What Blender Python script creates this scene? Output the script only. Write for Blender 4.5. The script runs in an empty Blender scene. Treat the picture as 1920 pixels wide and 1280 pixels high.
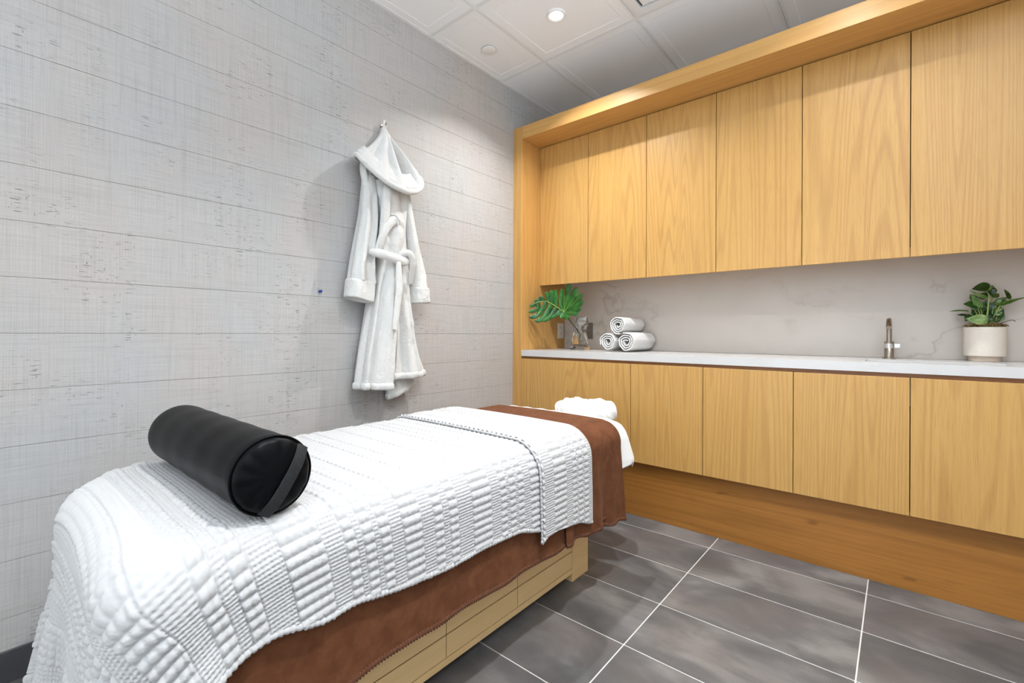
import bpy, bmesh, math, random
import numpy as np
from mathutils import Vector, Matrix

random.seed(7)
rng = np.random.default_rng(7)
scene = bpy.context.scene
COL = scene.collection
PI = math.pi

# ------------------------------------------------------------------ camera
CAMX, CAMZ = 2.040, 1.05
cam_data = bpy.data.cameras.new('camera')
cam_data.sensor_width = 36.0
cam_data.lens = 862.0 / 1920.0 * 36.0
cam_data.shift_y = -16.5 / 1920.0
cam_data.clip_start = 0.02
cam = bpy.data.objects.new('camera', cam_data)
COL.objects.link(cam)
cam.matrix_world = (Matrix.Translation((CAMX, 0.0, CAMZ)) @ Matrix.Rotation(math.radians(40.1), 4, 'Z')
                    @ Matrix.Rotation(math.radians(90), 4, 'X') @ Matrix.Rotation(math.radians(0.23), 4, 'Z'))
scene.camera = cam

# ------------------------------------------------------------------ world, exposure
world = bpy.data.worlds.new('world'); scene.world = world
world.use_nodes = True
world.node_tree.nodes['Background'].inputs[0].default_value = (0.9, 0.95, 1.0, 1)
world.node_tree.nodes['Background'].inputs[1].default_value = 0.05
vs = scene.view_settings
vs.view_transform = 'Standard'; vs.look = 'None'; vs.gamma = 1.0; vs.use_curve_mapping = False
vs.exposure = -0.18
scene.cycles.diffuse_bounces = 4
scene.cycles.glossy_bounces = 3
scene.cycles.transmission_bounces = 6
scene.cycles.max_bounces = 8
scene.cycles.caustics_refractive = False
scene.cycles.caustics_reflective = False
scene.cycles.adaptive_threshold = 0.08
scene.cycles.adaptive_min_samples = 16
DOWNLIGHT_POWER = 5.5
FILL_UPLIGHT_POWER = 25.0
FILL_PANEL_POWER = 12.0
FILL_PANEL_COLOR = (0.96, 0.975, 1.0)
DOWNLIGHT_COLOR = (0.98, 0.99, 1.0)
FILL_UPLIGHT_COLOR = (0.82, 0.91, 1.0)

# ------------------------------------------------------------------ dimensions (metres)
ROOM_X1, ROOM_Y0, ROOM_Y1, ZC = 2.96, -1.40, 2.975, 2.72
YF = 2.4315      # front plane of the millwork
YU = 2.637       # upper door fronts
XIN = 0.0755     # inner face of the left side panel
ZCT = 0.933      # counter top

# ------------------------------------------------------------------ helpers
def wl(o):
    v = Vector((0, 0, 0))
    while o is not None:
        v += o.location; o = o.parent
    return v

def link(o, parent=None):
    COL.objects.link(o)
    if parent is not None: o.parent = parent
    return o

def empty(name, loc):
    o = bpy.data.objects.new(name, None); o.location = loc; o.empty_display_size = 0.05
    return link(o)

def tag(o, label=None, cat=None, group=None, kind=None):
    if label: o['label'] = label
    if cat: o['category'] = cat
    if group: o['group'] = group
    if kind: o['kind'] = kind
    return o

def finish(me, mat, smooth):
    if mat is not None: me.materials.append(mat)
    if smooth: me.shade_smooth()
    else: me.shade_flat()
    return me

def bm_obj(name, bm, mat, parent=None, origin=None, smooth=False):
    """bm holds world coordinates; the object gets the origin given (or its parent's)."""
    org = wl(parent) if parent is not None else Vector(origin or (0, 0, 0))
    bmesh.ops.translate(bm, verts=bm.verts, vec=-org)
    bmesh.ops.recalc_face_normals(bm, faces=bm.faces)
    me = bpy.data.meshes.new(name); bm.to_mesh(me); bm.free()
    finish(me, mat, smooth)
    o = bpy.data.objects.new(name, me)
    if parent is None: o.location = org
    return link(o, parent)

def py_obj(name, verts, faces, mat, parent=None, origin=None, smooth=True):
    org = np.array(wl(parent) if parent is not None else (origin or (0, 0, 0)), float)
    me = bpy.data.meshes.new(name)
    me.from_pydata((np.asarray(verts, float) - org).tolist(), [], [list(f) for f in faces]); me.update()
    finish(me, mat, smooth)
    o = bpy.data.objects.new(name, me)
    if parent is None: o.location = Vector(org)
    return link(o, parent)

def grid_obj(name, P, mat, parent=None, origin=None, uv=None, closed_u=False, smooth=True):
    """P: (n,m,3) grid of world points -> quad mesh, fast path."""
    n, m, _ = P.shape
    org = np.array(wl(parent) if parent is not None else (origin or (0, 0, 0)), float)
    V = (P.reshape(-1, 3) - org).astype(np.float32)
    idx = np.arange(n * m).reshape(n, m)
    if closed_u: idx = np.vstack([idx, idx[:1]])
    q = np.stack([idx[:-1, :-1], idx[1:, :-1], idx[1:, 1:], idx[:-1, 1:]], -1).reshape(-1, 4)
    me = bpy.data.meshes.new(name)
    me.vertices.add(len(V)); me.vertices.foreach_set('co', V.ravel())
    me.loops.add(q.size); me.loops.foreach_set('vertex_index', q.ravel().astype(np.int32))
    me.polygons.add(len(q))
    me.polygons.foreach_set('loop_start', (np.arange(len(q)) * 4).astype(np.int32))
    me.update(calc_edges=True); me.validate()
    finish(me, mat, smooth)
    o = bpy.data.objects.new(name, me)
    if parent is None: o.location = Vector(org)
    return link(o, parent)

def add_box(bm, x, y, z, bevel=0.0, seg=2):
    r = bmesh.ops.create_cube(bm, size=1.0)
    vs_ = r['verts']
    bmesh.ops.scale(bm, verts=vs_, vec=(x[1] - x[0], y[1] - y[0], z[1] - z[0]))
    bmesh.ops.translate(bm, verts=vs_, vec=((x[0] + x[1]) / 2, (y[0] + y[1]) / 2, (z[0] + z[1]) / 2))
    if bevel > 0:
        es = list({e for v in vs_ for e in v.link_edges})
        bmesh.ops.bevel(bm, geom=es, offset=bevel, segments=seg, affect='EDGES', profile=0.7)

def box(name, x, y, z, mat, parent=None, origin=None, bevel=0.0, seg=2):
    bm = bmesh.new(); add_box(bm, x, y, z, bevel, seg)
    return bm_obj(name, bm, mat, parent, origin)

def lathe(name, prof, c, mat, parent=None, origin=None, n=48, smooth=True, axis='Z'):
    """prof: list of (r, h) from bottom to top, closed with caps when r>0 at the ends."""
    V = []; Fc = []
    for r, h in prof:
        for k in range(n):
            a = 2 * PI * k / n
            p = (r * math.cos(a), r * math.sin(a), h)
            if axis == 'Y': p = (p[0], p[2], p[1])
            if axis == 'X': p = (p[2], p[0], p[1])
            V.append((c[0] + p[0], c[1] + p[1], c[2] + p[2]))
    for i in range(len(prof) - 1):
        for k in range(n):
            k2 = (k + 1) % n
            Fc.append((i * n + k, i * n + k2, (i + 1) * n + k2, (i + 1) * n + k))
    if prof[0][0] > 1e-5: Fc.append(tuple(range(n))[::-1])
    if prof[-1][0] > 1e-5: Fc.append(tuple((len(prof) - 1) * n + k for k in range(n)))
    o = py_obj(name, V, Fc, mat, parent, origin, smooth=False)
    if smooth: smooth_by_angle(o)
    return o

def smooth_by_angle(o, ang=math.radians(35)):
    me = o.data
    bm = bmesh.new(); bm.from_mesh(me)
    bmesh.ops.remove_doubles(bm, verts=bm.verts, dist=1e-6)
    bmesh.ops.recalc_face_normals(bm, faces=bm.faces)
    for f in bm.faces: f.smooth = True
    for e in bm.edges:
        e.smooth = not (len(e.link_faces) == 2 and e.calc_face_angle(0) > ang)
    bm.to_mesh(me); bm.free()

def catmull(pts, n):
    """resample a list of vectors (any dimension) with Catmull-Rom to n samples"""
    P = np.asarray(pts, float)
    m = len(P)
    t = np.linspace(0, m - 1, n)
    i = np.clip(np.floor(t).astype(int), 0, m - 2); f = (t - i)[:, None]
    p0 = P[np.clip(i - 1, 0, m - 1)]; p1 = P[i]; p2 = P[i + 1]; p3 = P[np.clip(i + 2, 0, m - 1)]
    return 0.5 * ((2 * p1) + (-p0 + p2) * f + (2 * p0 - 5 * p1 + 4 * p2 - p3) * f ** 2 + (-p0 + 3 * p1 - 3 * p2 + p3) * f ** 3)

def sweep_grid(path, ru, rv, n=16, up=(0, 0, 1)):
    """tube along path (k,3); ru, rv: radii arrays along side / along normal; returns closed grid with pinched ends"""
    path = np.asarray(path, float); k = len(path)
    ru = np.broadcast_to(ru, (k,)).astype(float); rv = np.broadcast_to(rv, (k,)).astype(float)
    T = np.gradient(path, axis=0); T /= np.linalg.norm(T, axis=1)[:, None] + 1e-12
    up = np.asarray(up, float)
    S = np.cross(T, up); S /= np.linalg.norm(S, axis=1)[:, None] + 1e-9
    N = np.cross(S, T)
    a = np.linspace(0, 2 * PI, n, endpoint=False)
    G = path[None] + (np.cos(a)[:, None, None] * S[None] * ru[None, :, None] + np.sin(a)[:, None, None] * N[None] * rv[None, :, None])
    return G   # (n,k,3)

def sweep(name, path, ru, mat, parent=None, origin=None, rv=None, n=12, up=(0, 0, 1), rounded=True, res=None):
    if res: path = catmull(path, res)
    path = np.asarray(path, float); k = len(path)
    ru = np.interp(np.linspace(0, 1, k), np.linspace(0, 1, len(np.atleast_1d(ru))), np.atleast_1d(ru)).astype(float)
    rv = ru if rv is None else np.interp(np.linspace(0, 1, k), np.linspace(0, 1, len(np.atleast_1d(rv))), np.atleast_1d(rv)).astype(float)
    # ends: repeat the end points, inset, to close the tube round
    T0 = path[0] - path[1]; T0 /= np.linalg.norm(T0) + 1e-9
    T1 = path[-1] - path[-2]; T1 /= np.linalg.norm(T1) + 1e-9
    m0, m1 = min(ru[0], rv[0]), min(ru[-1], rv[-1])
    hh = 1.0 if rounded else 0.02
    path2 = np.vstack([path[0] + T0 * m0 * hh * 1.0, path[0] + T0 * m0 * hh * 0.86, path[0] + T0 * m0 * hh * 0.5, path,
                       path[-1] + T1 * m1 * hh * 0.5, path[-1] + T1 * m1 * hh * 0.86, path[-1] + T1 * m1 * hh * 1.0])
    fr = np.array([0.001, 0.5, 0.87]) if rounded else np.array([0.001, 0.98, 1.0])
    ru2 = np.concatenate([ru[0] * fr, ru, ru[-1] * fr[::-1]]); rv2 = np.concatenate([rv[0] * fr, rv, rv[-1] * fr[::-1]])
    G = sweep_grid(path2, ru2, rv2, n, up)
    return grid_obj(name, G, mat, parent, origin, closed_u=True)

# ------------------------------------------------------------------ materials
class NT:
    def __init__(s, name):
        s.m = bpy.data.materials.new(name); s.m.use_nodes = True
        s.t = s.m.node_tree; s.b = s.t.nodes['Principled BSDF']
    def n(s, typ, **kw):
        nd = s.t.nodes.new(typ)
        for k, v in kw.items(): setattr(nd, k, v)
        return nd
    def l(s, a, b): s.t.links.new(a, b)
    def val(s, nd, **kw):
        for k, v in kw.items(): nd.inputs[k].default_value = v
        return nd
    def coord(s, kind='Object'):
        return s.n('ShaderNodeTexCoord').outputs[kind]
    def mapping(s, vec, scale=(1, 1, 1), rot=(0, 0, 0), loc=(0, 0, 0)):
        mp = s.n('ShaderNodeMapping'); s.l(vec, mp.inputs['Vector'])
        mp.inputs['Scale'].default_value = scale; mp.inputs['Rotation'].default_value = rot; mp.inputs['Location'].default_value = loc
        return mp.outputs[0]
    def offset_random(s, vec, amount):
        oi = s.n('ShaderNodeObjectInfo')
        vm = s.n('ShaderNodeVectorMath', operation='SCALE'); vm.inputs[0].default_value = amount
        s.l(oi.outputs['Random'], vm.inputs['Scale'])
        ad = s.n('ShaderNodeVectorMath', operation='ADD'); s.l(vec, ad.inputs[0]); s.l(vm.outputs[0], ad.inputs[1])
        return ad.outputs[0]
    def noise(s, vec, scale, detail=3, rough=0.5, dist=0.0, out='Fac'):
        nd = s.n('ShaderNodeTexNoise'); s.l(vec, nd.inputs['Vector'])
        s.val(nd, Scale=scale, Detail=detail, Roughness=rough, Distortion=dist)
        return nd.outputs[out]
    def math(s, op, a, b=None, clamp=False):
        nd = s.n('ShaderNodeMath', operation=op); nd.use_clamp = clamp
        for i, v in enumerate((a, b)):
            if v is None: continue
            if isinstance(v, (int, float)): nd.inputs[i].default_value = v
            else: s.l(v, nd.inputs[i])
        return nd.outputs[0]
    def ramp(s, fac, stops):
        nd = s.n('ShaderNodeValToRGB'); s.l(fac, nd.inputs[0])
        cr = nd.color_ramp
        while len(cr.elements) < len(stops): cr.elements.new(0.5)
        for e, (p, c) in zip(cr.elements, stops):
            e.position = p; e.color = (c, c, c, 1) if isinstance(c, (int, float)) else (*c, 1)
        return nd.outputs[0]
    def mix(s, fac, a, b, blend='MIX'):
        nd = s.n('ShaderNodeMix', data_type='RGBA', blend_type=blend)
        for i, v in ((0, fac), (6, a), (7, b)):
            if isinstance(v, (int, float)): nd.inputs[i].default_value = v
            elif isinstance(v, tuple): nd.inputs[i].default_value = (*v, 1)
            else: s.l(v, nd.inputs[i])
        return nd.outputs[2]
    def bump(s, h, strength=0.3, dist=0.002):
        nd = s.n('ShaderNodeBump'); s.l(h, nd.inputs['Height'])
        s.val(nd, Strength=strength, Distance=dist)
        s.l(nd.outputs[0], s.b.inputs['Normal'])
    def base(s, c, rough=0.5, **kw):
        i = s.b.inputs['Base Color']
        if isinstance(c, tuple): i.default_value = (*c, 1)
        else: s.l(c, i)
        r = s.b.inputs['Roughness']
        if isinstance(rough, (int, float)): r.default_value = rough
        else: s.l(rough, r)
        for k, v in kw.items(): s.b.inputs[k.replace('_', ' ')].default_value = v
        return s.m

def plain(name, c, rough=0.5, **kw):
    return NT(name).base(c, rough, **kw)

def srgb(r, g, b):
    f = lambda v: ((v / 255 + 0.055) / 1.055) ** 2.4 if v / 255 > 0.04045 else v / 255 / 12.92
    return (f(r), f(g), f(b))

def make_oak(name, light, mid, dark, axis='Z', ring=26.0, contrast=1.0, rough=0.36, knots=False):
    s = NT(name)
    v = s.offset_random(s.coord(), (7.3, 5.1, 9.7))
    if axis == 'X': st = lambda f, a: (a, f, f)
    elif axis == 'Y': st = lambda f, a: (f, a, f)
    else: st = lambda f, a: (f, f, a)
    n1 = s.noise(s.mapping(v, st(3.4, 0.16)), 1.6, 1, 0.4, 0.15)
    rings = s.math('SINE', s.math('MULTIPLY', n1, ring * 2 * PI))
    rings = s.math('MULTIPLY_ADD', rings, 0.5); rings.node.inputs[2].default_value = 0.5
    fine = s.noise(s.mapping(v, st(90, 1.6)), 1.0, 4, 0.65)
    pores = s.noise(s.mapping(v, st(420, 9)), 1.0, 2, 0.6)
    broad = s.noise(s.mapping(v, st(5.0, 0.35)), 1.0, 2)
    c = s.mix(s.ramp(fine, [(0.30, 0.0), (0.72, 1.0)]), mid, light)
    c = s.mix(s.math('MULTIPLY', s.ramp(rings, [(0.55, 0.0), (1.0, 1.0)]), 0.34 * contrast), c, dark)
    c = s.mix(s.math('MULTIPLY', s.ramp(pores, [(0.30, 1.0), (0.46, 0.0)]), 0.42 * contrast), c, dark)
    c = s.mix(s.ramp(broad, [(0.25, 0.0), (0.8, 0.30)]), c, light)
    if knots:
        kn = s.noise(s.mapping(v, st(16, 7)), 1.0, 1, 0.4)
        c = s.mix(s.ramp(kn, [(0.72, 0.0), (0.80, 0.7)]), c, (dark[0] * 0.35, dark[1] * 0.3, dark[2] * 0.3))
    s.bump(pores, 0.12, 0.0006)
    return s.base(c, rough, Coat_Weight=0.0)

OAK_L, OAK_M, OAK_D = srgb(209, 165, 97), srgb(199, 151, 82), srgb(162, 112, 54)
M = {}
M['oak'] = make_oak('oak_vertical_grain', OAK_L, OAK_M, OAK_D, 'Z')
M['oak_h'] = make_oak('oak_horizontal_grain', srgb(216, 168, 100), srgb(204, 154, 86), srgb(172, 122, 62), 'X', 14, 0.7, 0.42)
M['oak_side'] = make_oak('oak_side_panel', srgb(214, 166, 98), srgb(200, 150, 82), srgb(166, 116, 58), 'Z', 14, 0.7)
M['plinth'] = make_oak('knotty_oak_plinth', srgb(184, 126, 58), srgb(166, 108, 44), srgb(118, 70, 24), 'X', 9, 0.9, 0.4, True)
M['rail'] = make_oak('oak_reveal', srgb(150, 98, 50), srgb(132, 84, 40), srgb(100, 60, 26), 'X', 14, 0.6)
M['carcass'] = plain('carcass_dark', srgb(52, 34, 18), 0.8)
M['maple'] = make_oak('maple', srgb(242, 208, 152), srgb(235, 198, 138), srgb(210, 166, 104), 'Y', 5, 0.35, 0.45)
M['groove'] = plain('groove_shadow_brown', srgb(120, 84, 44), 0.7)

def make_wallpaper():
    s = NT('woven_wallpaper')
    v = s.coord()
    patch = s.noise(s.mapping(v, (1, 1.6, 2.4)), 1.0, 2)
    hue = s.noise(s.mapping(v, (1, 2.3, 1.7), loc=(3, 1, 5)), 1.2, 2)
    vert = s.noise(s.mapping(v, (1, 420, 5)), 1.0, 3, 0.6)
    horz = s.noise(s.mapping(v, (1, 6, 420)), 1.0, 3, 0.6)
    vbig = s.noise(s.mapping(v, (1, 70, 2.2)), 1.0, 2, 0.5)
    hbig = s.noise(s.mapping(v, (1, 2.5, 60)), 1.0, 2, 0.5)
    c = s.mix(s.ramp(hue, [(0.35, 0.0), (0.65, 1.0)]), srgb(193, 187, 182), srgb(187, 188, 187))
    c = s.mix(s.ramp(patch, [(0.3, 0.0), (0.75, 0.35)]), c, srgb(198, 193, 187))
    th = s.ramp(vert, [(0.34, 0.30), (0.56, 0.0)])
    c = s.mix(th, c, srgb(150, 145, 141))
    th = s.ramp(horz, [(0.34, 0.30), (0.54, 0.0)])
    c = s.mix(th, c, srgb(150, 145, 141))
    c = s.mix(s.ramp(vbig, [(0.30, 0.16), (0.46, 0.0)]), c, srgb(150, 145, 142))
    c = s.mix(s.ramp(hbig, [(0.30, 0.14), (0.44, 0.0)]), c, srgb(150, 145, 142))
    # sparse dark slubs, gathered in patches
    sl = s.noise(s.mapping(v, (1, 26, 240)), 1.0, 1, 0.4)
    sl2 = s.noise(s.mapping(v, (1, 190, 60)), 1.0, 1, 0.4)
    where = s.noise(s.mapping(v, (1, 5, 4)), 1.0, 2)
    m1 = s.math('MULTIPLY', s.ramp(sl, [(0.66, 0.0), (0.71, 1.0)]), s.ramp(where, [(0.46, 0.0), (0.60, 0.7)]))
    m2 = s.math('MULTIPLY', s.ramp(sl2, [(0.70, 0.0), (0.75, 1.0)]), s.ramp(where, [(0.50, 0.0), (0.62, 0.6)]))
    c = s.mix(s.math('MAXIMUM', m1, m2), c, srgb(96, 88, 84))
    s.bump(s.math('ADD', vert, horz), 0.25, 0.0012)
    return s.base(c, 0.62, Specular_IOR_Level=0.35)
M['paper'] = make_wallpaper()
M['paper_joint'] = plain('wallpaper_joint', srgb(150, 143, 138), 0.9)
M['white_wall'] = plain('white_painted_wall', srgb(222, 226, 230), 0.7)
M['baseboard'] = plain('charcoal_baseboard', srgb(74, 74, 77), 0.5)

def make_tile():
    s = NT('grey_stone_tile')
    v = s.offset_random(s.coord(), (31.0, 17.0, 11.0))
    big = s.noise(s.mapping(v, (1.0, 1.6, 1)), 2.4, 3, 0.55, 0.6)
    mid = s.noise(s.mapping(v, (1.0, 2.2, 1)), 7.0, 5, 0.6, 0.4)
    fine = s.noise(v, 160.0, 3, 0.6)
    c = s.ramp(s.math('ADD', s.math('MULTIPLY', big, 0.75), s.math('MULTIPLY', mid, 0.25)),
               [(0.36, srgb(76, 76, 76)), (0.50, srgb(96, 95, 95)), (0.62, srgb(126, 124, 122))])
    warm = s.noise(s.mapping(v, (1, 1.3, 1), loc=(5, 2, 1)), 3.0, 2)
    c = s.mix(s.ramp(warm, [(0.48, 0.0), (0.72, 0.42)]), c, srgb(112, 102, 97))
    c = s.mix(s.ramp(fine, [(0.35, 0.14), (0.5, 0.0)]), c, srgb(90, 88, 86))
    s.bump(mid, 0.10, 0.002)
    return s.base(c, s.ramp(big, [(0.3, 0.50), (0.7, 0.40)]))
M['tile'] = make_tile()
M['grout'] = plain('light_grout', srgb(206, 202, 196), 0.85)
M['ceil'] = plain('ceiling_tile_white', srgb(243, 243, 243), 0.85)
M['ceil_bar'] = plain('ceiling_grid_white', srgb(234, 234, 233), 0.6)
M['ceil_dark'] = plain('vent_shadow_grey', srgb(120, 120, 124), 0.8)

def make_marble(name, base, vein, amount, scale, rough):
    s = NT(name)
    v = s.coord()
    w = s.noise(v, 2.0 * scale, 5, 0.62, 0.0, 'Color')
    vm = s.n('ShaderNodeVectorMath', operation='SCALE'); s.l(w, vm.inputs[0]); vm.inputs['Scale'].default_value = 0.55 / scale
    ad = s.n('ShaderNodeVectorMath', operation='ADD'); s.l(v, ad.inputs[0]); s.l(vm.outputs[0], ad.inputs[1])
    n = s.noise(s.mapping(ad.outputs[0], (1.0, 1.0, 2.2)), 1.25 * scale, 2, 0.5)
    line = s.ramp(s.math('ABSOLUTE', s.math('SUBTRACT', n, 0.5)), [(0.0, 1.0), (0.012, 0.35), (0.035, 0.0)])
    mask = s.ramp(s.noise(v, 1.7 * scale, 3), [(0.46, 0.0), (0.64, 1.0)])
    c = s.mix(s.math('MULTIPLY', s.math('MULTIPLY', line, mask), amount), base, vein)
    cl = s.noise(v, 3.0 * scale, 3)
    c = s.mix(s.ramp(cl, [(0.35, 0.0), (0.7, 0.10)]), c, vein)
    return s.base(c, rough)
M['splash'] = make_marble('greige_stone_splashback', srgb(210, 202, 192), srgb(158, 146, 132), 0.55, 1.5, 0.30)
M['quartz'] = make_marble('white_quartz', srgb(214, 212, 210), srgb(190, 186, 182), 0.30, 2.2, 0.22)
M['sink'] = plain('white_sink', srgb(226, 226, 226), 0.2)
M['lens'] = NT('downlight_lens').base((1, 1, 1), 0.4, Emission_Color=(1, 0.97, 0.93, 1), Emission_Strength=14.0)
M['fill_pane'] = NT('glowing_fill_pane').base((0.9, 0.93, 0.95), 0.5, Emission_Color=(0.88, 0.95, 1.0, 1), Emission_Strength=1.0)  # glow for the added fill panel behind the camera
M['trimwhite'] = plain('white_trim', srgb(240, 239, 236), 0.45)

def make_terry(name, col, bumpscale=900, strength=0.6, rough=0.95, dist=0.0015, big=0.0):
    s = NT(name)
    v = s.coord()
    a = s.noise(v, bumpscale, 2, 0.6)
    b = s.noise(v, bumpscale * 0.12, 3, 0.6)
    w_ = s.noise(v, 26, 3, 0.55)
    h = s.math('ADD', s.math('ADD', s.math('MULTIPLY', a, 0.6), b), s.math('MULTIPLY', w_, big))
    s.bump(h, strength, dist)
    return s.base(col, rough, Sheen_Weight=0.25, Sheen_Roughness=0.6, Specular_IOR_Level=0.1)
M['terry'] = make_terry('white_terry', srgb(224, 223, 219), 520, 0.8, 0.95, 0.004, 2.2)
M['towel'] = make_terry('white_towel', srgb(228, 227, 224), 700, 0.7, 0.95, 0.003, 1.0)
M['blanket'] = make_terry('white_cotton_waffle', srgb(192, 191, 190), 1400, 0.35, 0.95, 0.0008)
M['white_sheet'] = make_terry('white_sheet', srgb(240, 240, 238), 500, 0.12)
def make_brown():
    s = NT('brown_fleece')
    v = s.coord()
    n = s.noise(v, 22, 4, 0.6, 0.4)
    f = s.noise(v, 900, 2, 0.6)
    c = s.mix(s.ramp(n, [(0.35, 0.0), (0.7, 1.0)]), srgb(92, 54, 33), srgb(112, 70, 45))
    s.bump(s.math('ADD', f, s.math('MULTIPLY', n, 0.8)), 0.35, 0.0012)
    return s.base(c, 0.9, Sheen_Weight=0.08, Sheen_Roughness=0.45, Sheen_Tint=(0.9, 0.62, 0.42, 1), Specular_IOR_Level=0.15)
M['brown'] = make_brown()
M['brown_hem'] = plain('brown_stitching', srgb(96, 56, 34), 0.9)
def make_vinyl():
    s = NT('black_vinyl')
    v = s.coord()
    g = s.noise(v, 900, 2, 0.5)
    s.bump(g, 0.12, 0.0006)
    return s.base(srgb(10, 11, 13), 0.40, Specular_IOR_Level=0.09)
M['vinyl'] = make_vinyl()
def make_webbing():
    s = NT('black_webbing')
    w = s.n('ShaderNodeTexWave', wave_type='BANDS', bands_direction='DIAGONAL'); s.l(s.coord(), w.inputs['Vector']); s.val(w, Scale=160.0)
    s.bump(w.outputs['Fac'], 0.6, 0.001)
    return s.base(srgb(26, 27, 29), 0.8)
M['webbing'] = make_webbing()
M['steel'] = plain('brushed_nickel', srgb(168, 158, 146), 0.28, Metallic=1.0)
M['chrome'] = plain('bright_steel', srgb(226, 226, 226), 0.34, Metallic=1.0)
M['glass'] = plain('clear_glass', (0.97, 0.99, 0.98), 0.02, Transmission_Weight=1.0, IOR=1.48)
M['water'] = plain('water', (0.95, 0.99, 0.98), 0.0, Transmission_Weight=1.0, IOR=1.33)
M['outlet_white'] = plain('outlet_white', srgb(232, 226, 216), 0.4)
M['outlet_grey'] = plain('outlet_grey', srgb(120, 114, 104), 0.45)
M['slot'] = plain('slot_dark', srgb(28, 26, 24), 0.6)
M['pin'] = plain('blue_pin', srgb(30, 60, 150), 0.3)
def make_leaf(name, a, b, rough=0.25, scale=14):
    s = NT(name)
    v = s.offset_random(s.coord(), (3, 5, 7))
    n = s.noise(v, scale, 3, 0.6, 0.5)
    c = s.mix(s.ramp(n, [(0.38, 0.0), (0.66, 1.0)]), a, b)
    s.bump(s.noise(v, 60, 2), 0.15, 0.001)
    return s.base(c, rough, Specular_IOR_Level=0.6)
M['monstera'] = make_leaf('monstera_green', srgb(16, 70, 14), srgb(46, 116, 28), 0.14)
M['midrib'] = plain('leaf_vein', srgb(130, 178, 80), 0.4)
M['leaf_dark'] = make_leaf('pothos_dark', srgb(18, 54, 12), srgb(42, 84, 24), 0.28, 40)
M['leaf_mid'] = make_leaf('pothos_mid', srgb(48, 88, 28), srgb(98, 128, 52), 0.3, 40)
M['leaf_pale'] = make_leaf('pothos_pale', srgb(104, 138, 70), srgb(150, 172, 104), 0.35, 40)
M['stem'] = plain('pale_stem', srgb(160, 172, 106), 0.5)
M['stem_dark'] = plain('dark_stem', srgb(70, 72, 36), 0.6)
def make_pot():
    s = NT('speckled_stoneware')
    n = s.noise(s.coord(), 240, 2, 0.5)
    c = s.mix(s.ramp(n, [(0.30, 0.4), (0.40, 0.0)]), srgb(226, 218, 206), srgb(186, 172, 152))
    return s.base(c, 0.55)
M['pot'] = make_pot()
M['pot_foot'] = plain('bare_clay', srgb(206, 190, 172), 0.8)
M['moss'] = make_leaf('dry_moss', srgb(92, 70, 34), srgb(168, 140, 84), 0.9, 120)

# ================================================================== the room
# ---- floor: grout bed with every tile a piece of its own
floor = box('floor', (-0.1, ROOM_X1 + 0.1), (ROOM_Y0 - 0.1, ROOM_Y1 + 0.1), (-0.08, -0.0015), M['grout'])
tag(floor, 'grey stone tiled floor with pale grout lines', None, None, 'structure')
bm = bmesh.new(); TG = 0.0022
add_box(bm, (TG, 0.61 - TG), (TG, 0.305 - TG), (-0.008, 0.0), 0.0012, 1)
tile_me = bpy.data.meshes.new('floor_tile'); bm.to_mesh(tile_me); bm.free(); tile_me.materials.append(M['tile'])
def tile_obj(name, x0, x1, y0, y1):
    full = abs(x1 - x0 - 0.61) < 1e-4 and abs(y1 - y0 - 0.305) < 1e-4
    if full:
        o = bpy.data.objects.new('floor_tile', tile_me); o.location = (x0, y0, 0); link(o, floor)
        if rng.random() < 0.5:
            o.rotation_euler = (0, 0, PI); o.location = (x1, y1, 0)
    elif x1 - x0 > 0.02 and y1 - y0 > 0.02:
        bm = bmesh.new(); add_box(bm, (x0 + TG, x1 - TG), (y0 + TG, y1 - TG), (-0.008, 0.0), 0.0012, 1)
        me = bpy.data.meshes.new('floor_tile'); 
        bmesh.ops.translate(bm, verts=bm.verts, vec=(-x0, -y0, 0)); bm.to_mesh(me); bm.free(); me.materials.append(M['tile'])
        o = bpy.data.objects.new('floor_tile', me); o.location = (x0, y0, 0); link(o, floor)
xj = [1.332 + 0.61 * k for k in range(-4, 5)]; yj = [2.348 + 0.305 * k for k in range(-14, 4)]
for i in range(len(xj) - 1):
    for j in range(len(yj) - 1):
        x0, x1 = max(xj[i], 0.0), min(xj[i + 1], ROOM_X1); y0, y1 = max(yj[j], ROOM_Y0), min(yj[j + 1], 2.4935)
        if x1 > x0 and y1 > y0: tile_obj('floor_tile', x0, x1, y0, y1)

# ---- left wall: backing with horizontal strips of woven paper
wall_left = box('wall_left', (-0.12, -0.0015), (ROOM_Y0 - 0.1, ROOM_Y1 + 0.1), (0.0, ZC), M['paper_joint'])
tag(wall_left, 'left wall covered in pale grey woven paper strips', None, None, 'structure')
# seams measured from the eye level seam upwards and downwards
PITCH = 0.1705
zs = [CAMZ - 0.008 + PITCH * k for k in range(-7, 12)]
zs = [0.0] + [z for z in zs if 0.03 < z < ZC - 0.03] + [ZC]
for a, b in zip(zs[:-1], zs[1:]):
    n = 90
    ys = np.linspace(ROOM_Y0, ROOM_Y1, n)
    lo = a + (0.0006 + 0.0005 * rng.random(n) if a > 0 else np.zeros(n)); hi = b - (0.0002 + 0.0004 * rng.random(n) if b < ZC else np.zeros(n))
    P = np.zeros((4, n, 3))
    P[..., 1] = ys
    P[0, :, 0], P[0, :, 2] = -0.0015, lo
    P[1, :, 0], P[1, :, 2] = 0.0, lo + 0.0002
    P[2, :, 0], P[2, :, 2] = 0.0, hi - 0.0002
    P[3, :, 0], P[3, :, 2] = -0.0015, hi
    grid_obj('wallpaper_strip', P[:, ::-1], M['paper'], wall_left, smooth=False)
baseboard = box('baseboard_left', (0.0, 0.012), (ROOM_Y0, YF), (0.0, 0.094), M['baseboard'], bevel=0.002)
tag(baseboard, 'dark charcoal baseboard along the papered wall', None, None, 'structure')
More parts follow.
